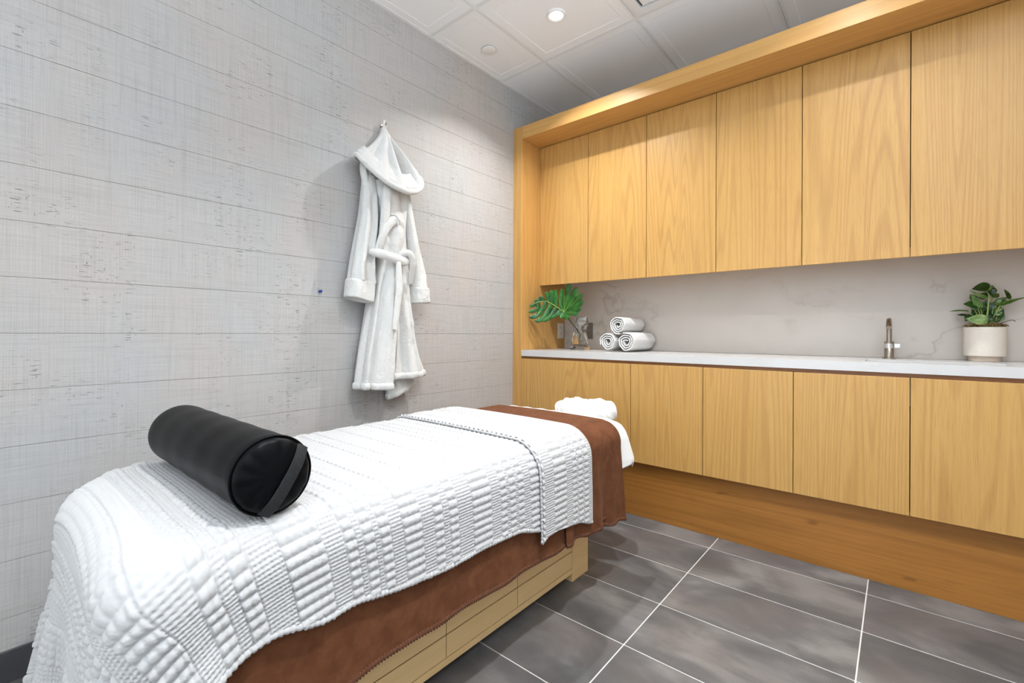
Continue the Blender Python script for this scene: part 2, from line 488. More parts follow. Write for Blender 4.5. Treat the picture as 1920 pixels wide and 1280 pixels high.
for nm, xx, yy, lab in (('wall_back', (-0.1, ROOM_X1 + 0.1), (ROOM_Y1, ROOM_Y1 + 0.1), 'wall behind the oak cabinets'),
                        ('wall_front', (-0.1, ROOM_X1 + 0.1), (ROOM_Y0 - 0.1, ROOM_Y0), 'white wall behind the viewer'),
                        ('wall_right', (ROOM_X1, ROOM_X1 + 0.1), (ROOM_Y0, ROOM_Y1), 'white wall at the right side')):
    tag(box(nm, xx, yy, (0.0, ZC), M['white_wall']), lab, None, None, 'structure')

# ---- ceiling: lay-in tiles with a stepped border, grid bars, trim angles
ceiling = box('ceiling', (-0.1, ROOM_X1 + 0.1), (ROOM_Y0 - 0.1, ROOM_Y1 + 0.1), (ZC + 0.02, ZC + 0.1), M['ceil'])
tag(ceiling, 'white lay-in tile ceiling', None, None, 'structure')
cx = [0.0, 0.362, 0.967, 1.572, 2.177, 2.782, ROOM_X1]
cy = [2.288 + 0.605 * k for k in range(-6, 1)]
cy = [ROOM_Y0] + [y for y in cy if y > ROOM_Y0 + 0.05] + [ROOM_Y1]
VENT = (0.967, 1.572, 1.683, 2.288)
def ceil_tile(x0, x1, y0, y1):
    g = 0.0125; bd = min(0.045, (x1 - x0) * 0.2, (y1 - y0) * 0.2)
    def ring(i, z): return [(x0 + g + i, y0 + g + i, z), (x1 - g - i, y0 + g + i, z), (x1 - g - i, y1 - g - i, z), (x0 + g + i, y1 - g - i, z)]
    V = ring(0, ZC + 0.008) + ring(0.0, ZC + 0.001) + ring(bd, ZC + 0.001) + ring(bd + 0.004, ZC + 0.0026)
    Fc = []
    for r in range(3):
        for k in range(4):
            Fc.append((r * 4 + k, r * 4 + (k + 1) % 4, (r + 1) * 4 + (k + 1) % 4, (r + 1) * 4 + k))
    Fc.append((12, 13, 14, 15))
    py_obj('ceiling_tile', V, Fc, M['ceil'], ceiling, smooth=False)
for i in range(len(cx) - 1):
    for j in range(len(cy) - 1):
        if abs(cx[i] - VENT[0]) < 0.01 and abs(cy[j] - VENT[2]) < 0.01: continue
        ceil_tile(cx[i], cx[i + 1], cy[j], cy[j + 1])
for x in cx[1:-1]:
    bm = bmesh.new()
    for s_ in (-1, 1): add_box(bm, (x + s_ * 0.0066 - 0.0055, x + s_ * 0.0066 + 0.0055), (ROOM_Y0, ROOM_Y1), (ZC - 0.001, ZC + 0.02))
    add_box(bm, (x - 0.0013, x + 0.0013), (ROOM_Y0, ROOM_Y1), (ZC + 0.004, ZC + 0.02))
    bm_obj('grid_bar', bm, M['ceil_bar'], ceiling)
for y in cy[1:-1]:
    bm = bmesh.new()
    for s_ in (-1, 1): add_box(bm, (0.0, ROOM_X1), (y + s_ * 0.0066 - 0.0055, y + s_ * 0.0066 + 0.0055), (ZC - 0.0008, ZC + 0.02))
    add_box(bm, (0.0, ROOM_X1), (y - 0.0013, y + 0.0013), (ZC + 0.004, ZC + 0.02))
    bm_obj('grid_bar', bm, M['ceil_bar'], ceiling)
for nm, xx, yy in (('wall_angle', (0.0, ROOM_X1), (ROOM_Y1 - 0.024, ROOM_Y1)), ('wall_angle', (0.0, 0.018), (ROOM_Y0, ROOM_Y1)),
                   ('wall_angle', (ROOM_X1 - 0.02, ROOM_X1), (ROOM_Y0, ROOM_Y1)), ('wall_angle', (0.0, ROOM_X1), (ROOM_Y0, ROOM_Y0 + 0.02))):
    box(nm, xx, yy, (ZC - 0.002, ZC + 0.02), M['ceil_bar'], ceiling)

# ---- ceiling vent
vent = empty('ceiling_vent', (1.27, 1.985, ZC)); tag(vent, 'white square air diffuser set in the ceiling grid', 'vent')
vx0, vx1, vy0, vy1 = VENT[0] + 0.0125, VENT[1] - 0.0125, VENT[2] + 0.0125, VENT[3] - 0.0125
fw = 0.042
bm = bmesh.new()
add_box(bm, (vx0, vx1), (vy0, vy0 + fw), (ZC - 0.004, ZC + 0.012)); add_box(bm, (vx0, vx1), (vy1 - fw, vy1), (ZC - 0.004, ZC + 0.012))
add_box(bm, (vx0, vx0 + fw), (vy0 + fw, vy1 - fw), (ZC - 0.004, ZC + 0.012)); add_box(bm, (vx1 - fw, vx1), (vy0 + fw, vy1 - fw), (ZC - 0.004, ZC + 0.012))
bm_obj('frame', bm, M['ceil_bar'], vent)
box('duct_backing', (vx0, vx1), (vy0, vy1), (ZC + 0.013, ZC + 0.018), M['ceil_dark'], vent)
ins = fw + 0.016
box('plaque', (vx0 + ins, vx1 - ins), (vy0 + ins, vy1 - ins), (ZC - 0.004, ZC + 0.008), M['ceil_bar'], vent, bevel=0.002)

# ---- sprinkler cover
sp = empty('sprinkler_cover', (0.183, 1.985, ZC)); tag(sp, 'flat round white sprinkler cover on the ceiling beside the wall', 'sprinkler')
lathe('cover_plate', [(0.0, -0.007), (0.036, -0.007), (0.041, -0.005), (0.041, -0.003), (0.03, -0.003)], (0.183, 1.985, ZC), M['trimwhite'], sp)
lathe('collar', [(0.033, -0.004), (0.033, 0.004)], (0.183, 1.985, ZC), M['ceil_dark'], sp)

# ---- recessed downlights, each with its own lamp
def downlight(x, y, label, power):
    d = empty('downlight', (x, y, ZC)); tag(d, label, 'downlight', 'recessed ceiling downlights')
    lathe('trim_ring', [(0.036, 0.003), (0.036, -0.004), (0.046, -0.006), (0.050, -0.003), (0.050, 0.004)], (x, y, ZC), M['trimwhite'], d)
    lathe('lens', [(0.0, -0.002), (0.036, -0.002), (0.036, 0.002)], (x, y, ZC), M['lens'], d)
    L = bpy.data.lights.new('lamp', 'AREA'); L.shape = 'DISK'; L.size = 0.05; L.energy = power; L.color = DOWNLIGHT_COLOR
    L.spread = math.radians(122)
    lo = bpy.data.objects.new('lamp', L); lo.location = (0, 0, -0.008); link(lo, d)
downlight(0.655, 1.995, 'glowing recessed downlight in the ceiling above the robe', DOWNLIGHT_POWER * 3.3)
downlight(1.875, 1.995, 'recessed downlight in front of the upper oak doors, out of frame', DOWNLIGHT_POWER * 1.3)
downlight(1.875, 0.775, 'recessed downlight over the open floor', DOWNLIGHT_POWER * 4.2)
downlight(0.665, -0.45, 'added fill downlight near the papered wall, unseen behind the viewer', DOWNLIGHT_POWER * 0.4)  # extra lamp added to lift the lower left of the papered wall

# ---- added glowing panel on the rear wall, framed like a window, for frontal fill
WX, WZ = (0.30, 2.20), (0.12, 2.20)
wn = empty('fill_panel_1', ((WX[0] + WX[1]) / 2, ROOM_Y0, WZ[0])); tag(wn, 'added glowing fill panel framed like a window, unseen behind the viewer', None, None, 'structure')
bm = bmesh.new()
for xa, xb, za, zb in ((WX[0] - 0.05, WX[1] + 0.05, WZ[0] - 0.05, WZ[0]), (WX[0] - 0.05, WX[1] + 0.05, WZ[1], WZ[1] + 0.05), (WX[0] - 0.05, WX[0], WZ[0], WZ[1]), (WX[1], WX[1] + 0.05, WZ[0], WZ[1]), (1.235, 1.265, WZ[0], WZ[1])):
    add_box(bm, (xa, xb), (ROOM_Y0 + 0.0005, ROOM_Y0 + 0.035), (za, zb))
bm_obj('fill_panel_frame', bm, M['trimwhite'], wn)
for xa, xb in ((WX[0], 1.235), (1.265, WX[1])):
    box('fill_panel_pane', (xa, xb), (ROOM_Y0 + 0.0005, ROOM_Y0 + 0.008), WZ, M['fill_pane'], wn)
    L = bpy.data.lights.new('fill_light', 'AREA'); L.shape = 'RECTANGLE'; L.size = xb - xa; L.size_y = WZ[1] - WZ[0]; L.energy = FILL_PANEL_POWER / 2; L.color = FILL_PANEL_COLOR
    lo = bpy.data.objects.new('fill_light', L); link(lo, wn); lo.location = ((xa + xb) / 2 - wn.location.x, 0.012, (WZ[0] + WZ[1]) / 2 - WZ[0]); lo.rotation_euler = (PI / 2, 0, PI)

# ---- uplights added on the two walls out of frame to brighten the ceiling
def fill_uplight(c, nrm, label):
    o = empty('wall_fill_uplight', c); tag(o, label, 'fill_uplight', 'added fill uplights')
    n = np.array(nrm, float); t_ = np.array((-n[1], n[0], 0.0))
    V = []; Fc = []; m = 18
    for (r, z) in ((0.02, -0.10), (0.075, -0.085), (0.105, -0.02), (0.112, 0.05), (0.108, 0.05), (0.10, -0.02), (0.07, -0.078), (0.012, -0.085)):
        for k in range(m + 1):
            a_ = PI * k / m
            V.append(tuple(np.array(c) + n * (0.012 + r * math.sin(a_)) + t_ * r * math.cos(a_) * 1.25 + np.array((0, 0, z))))
    for i in range(7):
        for k in range(m): Fc.append((i * (m + 1) + k, i * (m + 1) + k + 1, (i + 1) * (m + 1) + k + 1, (i + 1) * (m + 1) + k))
    py_obj('bowl', V, Fc, M['trimwhite'], o)
    q = np.array(c); e = t_ * 0.15
    pts = [q - e, q + e, q - e + n * 0.012, q + e + n * 0.012]
    xs_ = [p[0] for p in pts]; ys_ = [p[1] for p in pts]
    box('back_plate', (min(xs_), max(xs_)), (min(ys_), max(ys_)), (c[2] - 0.12, c[2] + 0.06), M['trimwhite'], o, bevel=0.003)
    L = bpy.data.lights.new('lamp', 'AREA'); L.shape = 'RECTANGLE'; L.size = 0.16; L.size_y = 0.08; L.energy = FILL_UPLIGHT_POWER; L.color = FILL_UPLIGHT_COLOR
    lo = bpy.data.objects.new('lamp', L); link(lo, o)
    lo.location = (n[0] * 0.06, n[1] * 0.06, 0.04); L.spread = math.radians(115)
    lo.rotation_euler = Vector((n[0] * 0.50, n[1] * 0.50, 0.87)).to_track_quat('-Z', 'Y').to_euler()
fill_uplight((ROOM_X1 - 0.0005, 1.05, 1.62), (-1, 0, 0), 'added white half-bowl fill uplight, unseen, on the right wall nearest the cabinets')
fill_uplight((ROOM_X1 - 0.0005, 0.15, 1.62), (-1, 0, 0), 'added white half-bowl fill uplight, unseen, on the right wall near the rear corner')
fill_uplight((2.62, ROOM_Y0 + 0.0005, 1.85), (0, 1, 0), 'added white half-bowl fill uplight, unseen, on the rear wall behind the viewer')

# ================================================================== millwork
X_END = 2.88
for xa, xb, lab in ((0.0005, XIN, 'tall honey oak end panel standing against the papered wall'), (X_END, ROOM_X1 - 0.0005, 'tall honey oak end panel at the far right, out of frame')):
    o = empty('cabinet_end_panel', ((xa + xb) / 2, 2.7, 0.0)); tag(o, lab, 'panel')
    box('panel_board', (xa, xb), (YF + 0.018, 2.9745), (0.0, 2.452), M['oak_side'], o)
    box('edge_band', (xa, xb), (YF, YF + 0.0178), (0.0, 2.452), M['oak_side'], o, bevel=0.001, seg=1)
hd = empty('cabinet_header', (1.48, 2.7, 2.3665)); tag(hd, 'long honey oak header beam running above the upper doors', 'header')
box('front_board', (XIN + 0.0008, X_END - 0.0008), (YF + 0.0006, YF + 0.0195), (2.3665, 2.4515), M['oak_h'], hd, bevel=0.0012, seg=1)
box('soffit_board', (XIN + 0.0008, X_END - 0.0008), (YF + 0.0200, 2.9745), (2.3672, 2.4510), M['oak_h'], hd)
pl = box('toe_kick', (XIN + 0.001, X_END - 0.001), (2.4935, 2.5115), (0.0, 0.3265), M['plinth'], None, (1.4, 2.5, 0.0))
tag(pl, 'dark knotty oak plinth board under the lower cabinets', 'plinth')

names_up = ['leftmost upper oak cabinet door beside the frame panel', 'second upper oak cabinet from the left, above the towels',
            'third upper oak cabinet from the left', 'fourth upper oak cabinet from the left', 'fifth upper oak cabinet from the left, above the tap',
            'upper oak cabinet above the potted plant, cut by the frame', 'upper oak cabinet out of frame at the far right']
xs = [XIN + 0.0005, 0.4710, 0.8730, 1.2725, 1.6740, 2.0755, 2.4775, X_END]
for k in range(7):
    a, b = xs[k], xs[k + 1]
    c = empty('upper_cabinet', ((a + b) / 2, 2.80, 1.386)); tag(c, names_up[k], 'cabinet', 'upper oak cabinets')
    box('body', (a + 0.0004, b - 0.0004), (YU + 0.021, 2.9740), (1.4310, 2.3625), M['carcass'], c)
    box('bottom_panel', (a + 0.0004, b - 0.0004), (YU + 0.021, 2.9740), (1.4270, 1.4308), M['oak_side'], c)
    box('door', (a + 0.0016, b - 0.0016), (YU, YU + 0.020), (1.3860, 2.3625), M['oak'], c, bevel=0.0008, seg=1)
names_lo = ['wide lower oak cabinet behind the head of the massage table', 'second lower oak cabinet, right of the wide one', 'third lower oak cabinet from the left',
            'lower oak cabinet under the sink tap', 'lower oak cabinet under the potted plant, cut by the frame', 'lower oak cabinet out of frame at the far right']
xs = [XIN + 0.0005, 0.8745, 1.2720, 1.6715, 2.0745, 2.4770, X_END]
for k in range(6):
    a, b = xs[k], xs[k + 1]
    c = empty('lower_cabinet', ((a + b) / 2, 2.70, 0.3235)); tag(c, names_lo[k], 'cabinet', 'lower oak cabinets')
    top = 0.8700 if k not in (3, 4) else 0.72
    box('body', (a + 0.0004, b - 0.0004), (YF + 0.021, 2.9740), (0.3320, top), M['carcass'], c)
    box('bottom_panel', (a + 0.0004, b - 0.0004), (YF + 0.021, 2.9740), (0.3275, 0.3318), M['oak_side'], c)
    box('door', (a + 0.0016, b - 0.0016), (YF, YF + 0.020), (0.3235, 0.8755), M['oak'], c, bevel=0.0008, seg=1)

# ---- counter top with the sink cut out of it
ct = empty('countertop', (1.5, 2.70, 0.893)); tag(ct, 'long white quartz countertop with undermount sink', 'countertop')
SX, SY = (1.925, 2.37), (2.505, 2.700)
V = []; Fc = []
gx = [XIN + 0.001, SX[0], SX[1], X_END - 0.001]; gy = [YF - 0.0015, SY[0], SY[1], 2.9560]
bm = bmesh.new()
vt = {}
for zi, z in enumerate((0.893, ZCT)):
    for i, x in enumerate(gx):
        for j, y in enumerate(gy): vt[zi, i, j] = bm.verts.new((x, y, z))
for i in range(3):
    for j in range(3):
        if i == 1 and j == 1: continue
        bm.faces.new([vt[1, i, j], vt[1, i + 1, j], vt[1, i + 1, j + 1], vt[1, i, j + 1]])
        bm.faces.new([vt[0, i, j], vt[0, i, j + 1], vt[0, i + 1, j + 1], vt[0, i + 1, j]])
for i in range(3):
    for j in (0, 3): bm.faces.new([vt[0, i, j], vt[0, i + 1, j], vt[1, i + 1, j], vt[1, i, j]])
    for i2 in (0, 3): bm.faces.new([vt[0, i2, i], vt[0, i2, i + 1], vt[1, i2, i + 1], vt[1, i2, i]])
for (a, b) in (((1, 1), (2, 1)), ((2, 1), (2, 2)), ((2, 2), (1, 2)), ((1, 2), (1, 1))):
    bm.faces.new([vt[0, a[0], a[1]], vt[0, b[0], b[1]], vt[1, b[0], b[1]], vt[1, a[0], a[1]]])
bmesh.ops.bevel(bm, geom=[e for e in bm.edges if abs(e.verts[0].co.z - ZCT) < 1e-5 and abs(e.verts[1].co.z - ZCT) < 1e-5 and len(e.link_faces) == 2 and e.calc_face_angle(0) > 0.5],
                offset=0.0025, segments=2, affect='EDGES')
bm_obj('slab', bm, M['quartz'], ct)
box('support_rail', (XIN + 0.001, X_END - 0.001), (YF + 0.012, YF + 0.0205), (0.8765, 0.8925), M['rail'], ct)
bm = bmesh.new()
bx0, bx1, by0, by1, bz0, bz1, th = SX[0] - 0.006, SX[1] + 0.006, SY[0] - 0.006, SY[1] + 0.006, 0.755, 0.8925, 0.006
add_box(bm, (bx0, bx1), (by0, by1), (bz0, bz0 + th)); add_box(bm, (bx0, bx0 + th), (by0, by1), (bz0 + th, bz1)); add_box(bm, (bx1 - th, bx1), (by0, by1), (bz0 + th, bz1))
add_box(bm, (bx0 + th, bx1 - th), (by0, by0 + th), (bz0 + th, bz1)); add_box(bm, (bx0 + th, bx1 - th), (by1 - th, by1), (bz0 + th, bz1))
sk = bm_obj('sink_basin', bm, M['sink'], ct)
lathe('drain', [(0.0, 0.0), (0.035, 0.0), (0.035, 0.003), (0.028, 0.004), (0.0, 0.002)], (2.15, 2.6, bz0 + th), M['chrome'], sk)

bs = box('backsplash', (XIN + 0.001, X_END - 0.001), (2.9570, 2.9740), (0.9335, 1.4265), M['splash'], None, (1.5, 2.96, 0.93))
tag(bs, 'greige veined stone backsplash between counter and upper cabinets', 'backsplash')

# ---- outlets
def outlet(c, nrm, mat, label):
    o = empty('power_outlet', c); tag(o, label, 'outlet')
    if nrm == 'X':
        box('cover_plate', (c[0], c[0] + 0.005), (c[1] - 0.036, c[1] + 0.036), (c[2] - 0.057, c[2] + 0.057), mat, o, bevel=0.0015)
        f = lambda dy, dz, w, h, x0, x1, nm, m, par: box(nm, (c[0] + x0, c[0] + x1), (c[1] + dy - w, c[1] + dy + w), (c[2] + dz - h, c[2] + dz + h), m, par)
    else:
        box('cover_plate', (c[0] - 0.036, c[0] + 0.036), (c[1] - 0.005, c[1]), (c[2] - 0.057, c[2] + 0.057), mat, o, bevel=0.0015)
        f = lambda dy, dz, w, h, x0, x1, nm, m, par: box(nm, (c[0] + dy - w, c[0] + dy + w), (c[1] - x1, c[1] - x0), (c[2] + dz - h, c[2] + dz + h), m, par)
    for s_ in (-1, 1):
        r = f(0, s_ * 0.021, 0.0155, 0.0145, 0.0048, 0.0068, 'receptacle', mat, o)
        f(-0.006, s_ * 0.021 + 0.004, 0.0016, 0.0045, 0.0066, 0.0072, 'slot', M['slot'], r)
        f(0.006, s_ * 0.021 + 0.004, 0.0013, 0.0038, 0.0066, 0.0072, 'slot', M['slot'], r)
        f(0.0, s_ * 0.021 - 0.007, 0.0026, 0.0026, 0.0066, 0.0072, 'slot', M['slot'], r)
outlet((XIN + 0.0002, 2.902, 1.066), 'X', M['outlet_white'], 'cream power outlet on the oak side panel behind the monstera leaf')
outlet((0.288, 2.9568, 1.066), 'Y', M['outlet_grey'], 'grey power outlet on the stone backsplash beside the towels')

# ================================================================== massage table
TX0, TX1, TY0, TY1, ZT = 0.36, 1.116, 0.158, 1.870, 0.661    # padded top
RE, CROWN = 0.070, 0.008
RCS = {(1, 1): 0.10, (-1, 1): 0.10, (-1, -1): 0.22, (1, -1): 0.09}      # corner radii: near head, far head, far foot, near foot
TCX, TCY, THX, THY = (TX0 + TX1) / 2, (TY0 + TY1) / 2, (TX1 - TX0) / 2, (TY1 - TY0) / 2

def crown(x):
    return CROWN * (1 - np.clip((x - TCX) / THX, -1, 1) ** 2) - CROWN

def table_sdf(P):
    """signed distance and outward normal of the padded top carried down to the floor"""
    d = P[:, :2] - np.array([TCX, TCY]); sg = np.where(d >= 0, 1.0, -1.0)
    rc = np.where(d[:, 1] > 0, 0.10, np.where(d[:, 0] < 0, RCS[-1, -1], RCS[1, -1]))
    q = np.abs(d) - (np.array([THX, THY])[None] - rc[:, None])
    qm = np.maximum(q, 0); ln = np.linalg.norm(qm, axis=1)
    d2 = ln + np.minimum(np.maximum(q[:, 0], q[:, 1]), 0) - rc
    n2 = np.where((ln > 1e-9)[:, None], qm / (ln[:, None] + 1e-12), np.stack([q[:, 0] >= q[:, 1], q[:, 0] < q[:, 1]], 1).astype(float)) * sg
    dz = P[:, 2] - (ZT + crown(P[:, 0]))
    a, b = d2 + RE, dz + RE
    am, bm_ = np.maximum(a, 0), np.maximum(b, 0)
    l2 = np.hypot(am, bm_)
    sd = np.minimum(np.maximum(a, b), 0) + l2 - RE
    both = l2 > 1e-9
    wa = np.where(both, am / (l2 + 1e-12), (a >= b).astype(float)); wb = np.where(both, bm_ / (l2 + 1e-12), (a < b).astype(float))
    return sd, np.column_stack([n2 * wa[:, None], wb])

def drape(a0, a1, b0, b1, h, off, steps=260, iters=14, stiff_bend=0.25, fric=0.75, seed=3):
    """position based cloth: a flat sheet (a along x, b along y) dropped on the table"""
    na, nb = int(round((a1 - a0) / h)) + 1, int(round((b1 - b0) / h)) + 1
    A, B = np.linspace(a0, a1, na), np.linspace(b0, b1, nb)
    ha, hb = A[1] - A[0], B[1] - B[0]
    r = np.random.default_rng(seed)
    X = np.zeros((na, nb, 3)); X[..., 0] = A[:, None]; X[..., 1] = B[None]; X[..., 2] = ZT + off + 0.004 + 0.002 * r.random((na, nb))
    # overhanging parts start folded partly down so that they fall cleanly
    Vv = np.zeros_like(X); dt = 0.016; g = np.array([0, 0, -9.8])
    def con(i, j, L, k):
        d = X[j] - X[i]; l = np.linalg.norm(d, axis=-1, keepdims=True) + 1e-9
        c = k * 0.5 * (l - L) / l * d
        X[i] += c; X[j] -= c
    S = np.s_
    cons = []
    for p in (0, 1):
        cons.append((S[p:na - 1:2], S[p + 1:na:2], ha, 1.0, 'a'))
        cons.append((S[p:nb - 1:2], S[p + 1:nb:2], hb, 1.0, 'b'))
    dg = math.hypot(ha, hb)
    for st in range(steps):
        prev = X.copy()
        Vv *= 0.985; Vv += g * dt
        X += Vv * dt
        for it in range(iters):
            for s0, s1, L, k, ax in cons:
                if ax == 'a':
                    e = min(len(X[s0]), len(X[s1])); i0, i1 = (slice(s0.start, s0.start + 2 * e - 1, 2),), (slice(s1.start, s1.start + 2 * e - 1, 2),)
                else:
                    e = min(X[:, s0].shape[1], X[:, s1].shape[1])
                    i0, i1 = (slice(None), slice(s0.start, s0.start + 2 * e - 1, 2)), (slice(None), slice(s1.start, s1.start + 2 * e - 1, 2))
                con(i0, i1, L, k)
            if it % 2 == 0:
                for p in (0, 1):
                    e = (na - 1 - p + 1) // 2
                    i0 = slice(p, p + 2 * e - 1, 2); i1 = slice(p + 1, p + 2 * e, 2)
                    con((i0, slice(0, nb - 1)), (i1, slice(1, nb)), dg, 0.25)
                    con((i0, slice(1, nb)), (i1, slice(0, nb - 1)), dg, 0.25)
                for p in (0, 1, 2, 3):      # bending
                    ia = np.arange(p, na - 2, 4); 
                    if len(ia): con((ia,), (ia + 2,), 2 * ha, stiff_bend)
                    ib = np.arange(p, nb - 2, 4)
                    if len(ib): con((slice(None), ib), (slice(None), ib + 2), 2 * hb, stiff_bend)
        F = X.reshape(-1, 3); Pv = prev.reshape(-1, 3)
        sd, n = table_sdf(F)
        pen = off - sd
        hit = pen > 0
        F[hit] += n[hit] * pen[hit, None]
        dm = F[hit] - Pv[hit]; dn = (dm * n[hit]).sum(1, keepdims=True) * n[hit]
        F[hit] -= (dm - dn) * fric
        F[:, 2] = np.maximum(F[:, 2], 0.012); F[:, 0] = np.maximum(F[:, 0], 0.03)
        X = F.reshape(na, nb, 3)
        Vv = (X - prev) / dt
        sp_ = np.linalg.norm(Vv, axis=-1, keepdims=True); Vv *= np.minimum(1, 2.5 / (sp_ + 1e-9))
    return A, B, X

def cubic_axis(X, t, axis):
    """Catmull-Rom resample of grid X along an axis at fractional indices t (1D)"""
    n = X.shape[axis]
    i = np.clip(np.floor(t).astype(int), 0, n - 2); f = t - i
    sh = [1] * X.ndim; sh[axis] = len(t); f = f.reshape(sh)
    p0 = np.take(X, np.clip(i - 1, 0, n - 1), axis); p1 = np.take(X, i, axis); p2 = np.take(X, i + 1, axis); p3 = np.take(X, np.clip(i + 2, 0, n - 1), axis)
    return 0.5 * (2 * p1 + (p2 - p0) * f + (2 * p0 - 5 * p1 + 4 * p2 - p3) * f ** 2 + (3 * p1 - p0 - 3 * p2 + p3) * f ** 3)

def grid_normals(P):
    da = np.gradient(P, axis=0); db = np.gradient(P, axis=1)
    n = np.cross(da, db); return n / (np.linalg.norm(n, axis=-1, keepdims=True) + 1e-12)

# ---- the table itself
tb = empty('massage_table', (0.74, 1.0, 0.0)); tag(tb, 'maple massage table with drawer fronts under draped linens', 'massage table')
# padded top as nested rounded rings
def rr_ring(inset, z, n=96):
    out = []
    hx, hy = THX - inset, THY - inset
    for k in range(n):
        q = k * 4 // n; ka = (k % (n // 4)) / (n // 4 - 1) * PI / 2 + q * PI / 2
        sx_, sy_ = (1 if q in (0, 3) else -1), (1 if q in (0, 1) else -1)
        r = max(RCS[sx_, sy_] - inset, 0.02)
        out.append((TCX + sx_ * (hx - r) + r * math.cos(ka), TCY + sy_ * (hy - r) + r * math.sin(ka), z))
    return out
rings = [rr_ring(0.03, 0.545), rr_ring(0.004, 0.56)]
for k in range(7):
    a = k / 6 * PI / 2
    rings.append(rr_ring(0.002 + RE * (1 - math.cos(a)), ZT - 0.004 - CROWN - RE * (1 - math.sin(a))))
V = [p for r in rings for p in r]; n = 96; Fc = []
for i in range(len(rings) - 1):
    for k in range(n): Fc.append((i * n + k, i * n + (k + 1) % n, (i + 1) * n + (k + 1) % n, (i + 1) * n + k))
Fc.append(tuple(range(n))[::-1]); Fc.append(tuple((len(rings) - 1) * n + k for k in range(n)))
py_obj('padded_top', V, Fc, M['white_sheet'], tb, smooth=False)
BX0, BX1, BY0, BY1 = 0.47, 0.990, 0.25, 1.775
for (xa, xb) in ((BX1 - 0.09, BX1), (BX0, BX0 + 0.09)):
    for (ya, yb) in ((BY1 - 0.127, BY1), (BY0, BY0 + 0.127)):
        box('leg', (xa, xb), (ya, yb), (0.0, 0.52), M['maple'], tb, bevel=0.003)
box('frame_top', (BX0 + 0.005, BX1 - 0.005), (BY0 + 0.005, BY1 - 0.005), (0.521, 0.544), M['maple'], tb)
# near side: two stacked boards with a finger groove between, in three bays, over a bottom rail
seams = [BY0 + 0.128, 0.600, 0.944, 1.286, BY1 - 0.128]
for ya, yb in zip(seams[:-1], seams[1:]):
    dr = box('drawer', (BX1 - 0.024, BX1 - 0.004), (ya + 0.0012, yb - 0.0012), (0.060, 0.520), M['groove'], tb)
    box('drawer_board', (BX1 - 0.0040, BX1 + 0.010 - 0.011), (ya + 0.0012, yb - 0.0012), (0.060, 0.1285), M['maple'], dr, bevel=0.002)
    box('drawer_board', (BX1 - 0.0040, BX1 - 0.001), (ya + 0.0012, yb - 0.0012), (0.1315, 0.520), M['maple'], dr, bevel=0.002)
box('side_rail', (BX1 - 0.030, BX1 - 0.0005), (BY0 + 0.128, BY1 - 0.128), (0.036, 0.057), M['maple'], tb, bevel=0.002)
box('side_rail', (BX0, BX0 + 0.03), (BY0 + 0.128, BY1 - 0.128), (0.036, 0.52), M['maple'], tb, bevel=0.002)
for yy in ((BY0, BY0 + 0.02), (BY1 - 0.02, BY1)):
    box('end_board', (BX0 + 0.091, BX1 - 0.091), yy, (0.060, 0.520), M['maple'], tb, bevel=0.002)

# ---- brown sheet: over the top, down both long sides
def side_profile(off, hem_far, hem_near, n=220):
    """x,z of the cross section from the far hem over the top to the near hem, evenly spaced"""
    R = RE + off
    pts = []
    zt = ZT - CROWN - RE
    pts.append((TX0 - off, hem_far)); pts.append((TX0 - off, zt))
    for k in range(1, 14): a = k / 14 * PI / 2; pts.append((TX0 + RE - R * math.cos(a), zt + R * math.sin(a)))
    for k in range(0, 15):
        x = TX0 + RE + (TX1 - TX0 - 2 * RE) * k / 14; pts.append((x, ZT + off + float(crown(np.array([x]))[0])))
    for k in range(13, 0, -1): a = k / 14 * PI / 2; pts.append((TX1 - RE + R * math.cos(a), zt + R * math.sin(a)))
    pts.append((TX1 + off, zt)); pts.append((TX1 + off, hem_near))
    P = np.array(pts); s_ = np.concatenate([[0], np.cumsum(np.linalg.norm(np.diff(P, axis=0), axis=1))])
    t = np.linspace(0, s_[-1], n)
    return np.column_stack([np.interp(t, s_, P[:, 0]), np.interp(t, s_, P[:, 1])])

# ---- white table sheet, showing at the head end
rows = []
for y in np.linspace(1.25, 1.872, 90):
    hem = 0.455 + 0.03 * np.clip((y - 1.80) / 0.08, 0, 1)
    pr = side_profile(0.005, 0.46, hem, 200)
    q = np.column_stack([pr[:, 0], np.full(len(pr), y), pr[:, 1]])
    q[:, 0] += np.where(q[:, 0] > TX1, 0.022 * np.clip((y - 1.805) / 0.05, 0, 1) * np.clip((0.60 - q[:, 2]) / 0.1, 0, 1), 0)
    q[:, 1] += 0.030 * np.clip((y - 1.80) / 0.072, 0, 1) * np.clip((0.63 - q[:, 2]) / 0.12, 0, 1)
    rows.append(q)
last = rows[-1]
for e_ in np.linspace(0.08, 1, 26):       # over the head edge and down
    q = last.copy()
    top = np.clip((q[:, 2] - 0.45) / 0.2, 0, 1)
    q[:, 1] += 0.034 * math.sin(min(e_ * 2.2, 1) * PI / 2) * (0.35 + 0.65 * top) + 0.004 * np.sin(q[:, 0] * 38 + 1) * e_
    q[:, 2] -= (0.02 * e_ + 0.17 * max(e_ - 0.12, 0)) * top
    q[:, 0] = TCX + (q[:, 0] - TCX) * (1 - 0.035 * e_)
    rows.append(q)
Pw = np.stack(rows, 1)
Pw[..., 2] += 0.0018 * np.sin(Pw[..., 0] * 70 + Pw[..., 1] * 30)
ws = grid_obj('white_table_sheet', Pw, M['white_sheet'], None, (0.74, 1.7, 0.4)); tag(ws, 'white cotton sheet peeking out at the head corner of the massage table', 'sheet')
sm = ws.modifiers.new('thickness', 'SOLIDIFY'); sm.thickness = 0.002; sm.offset = 0


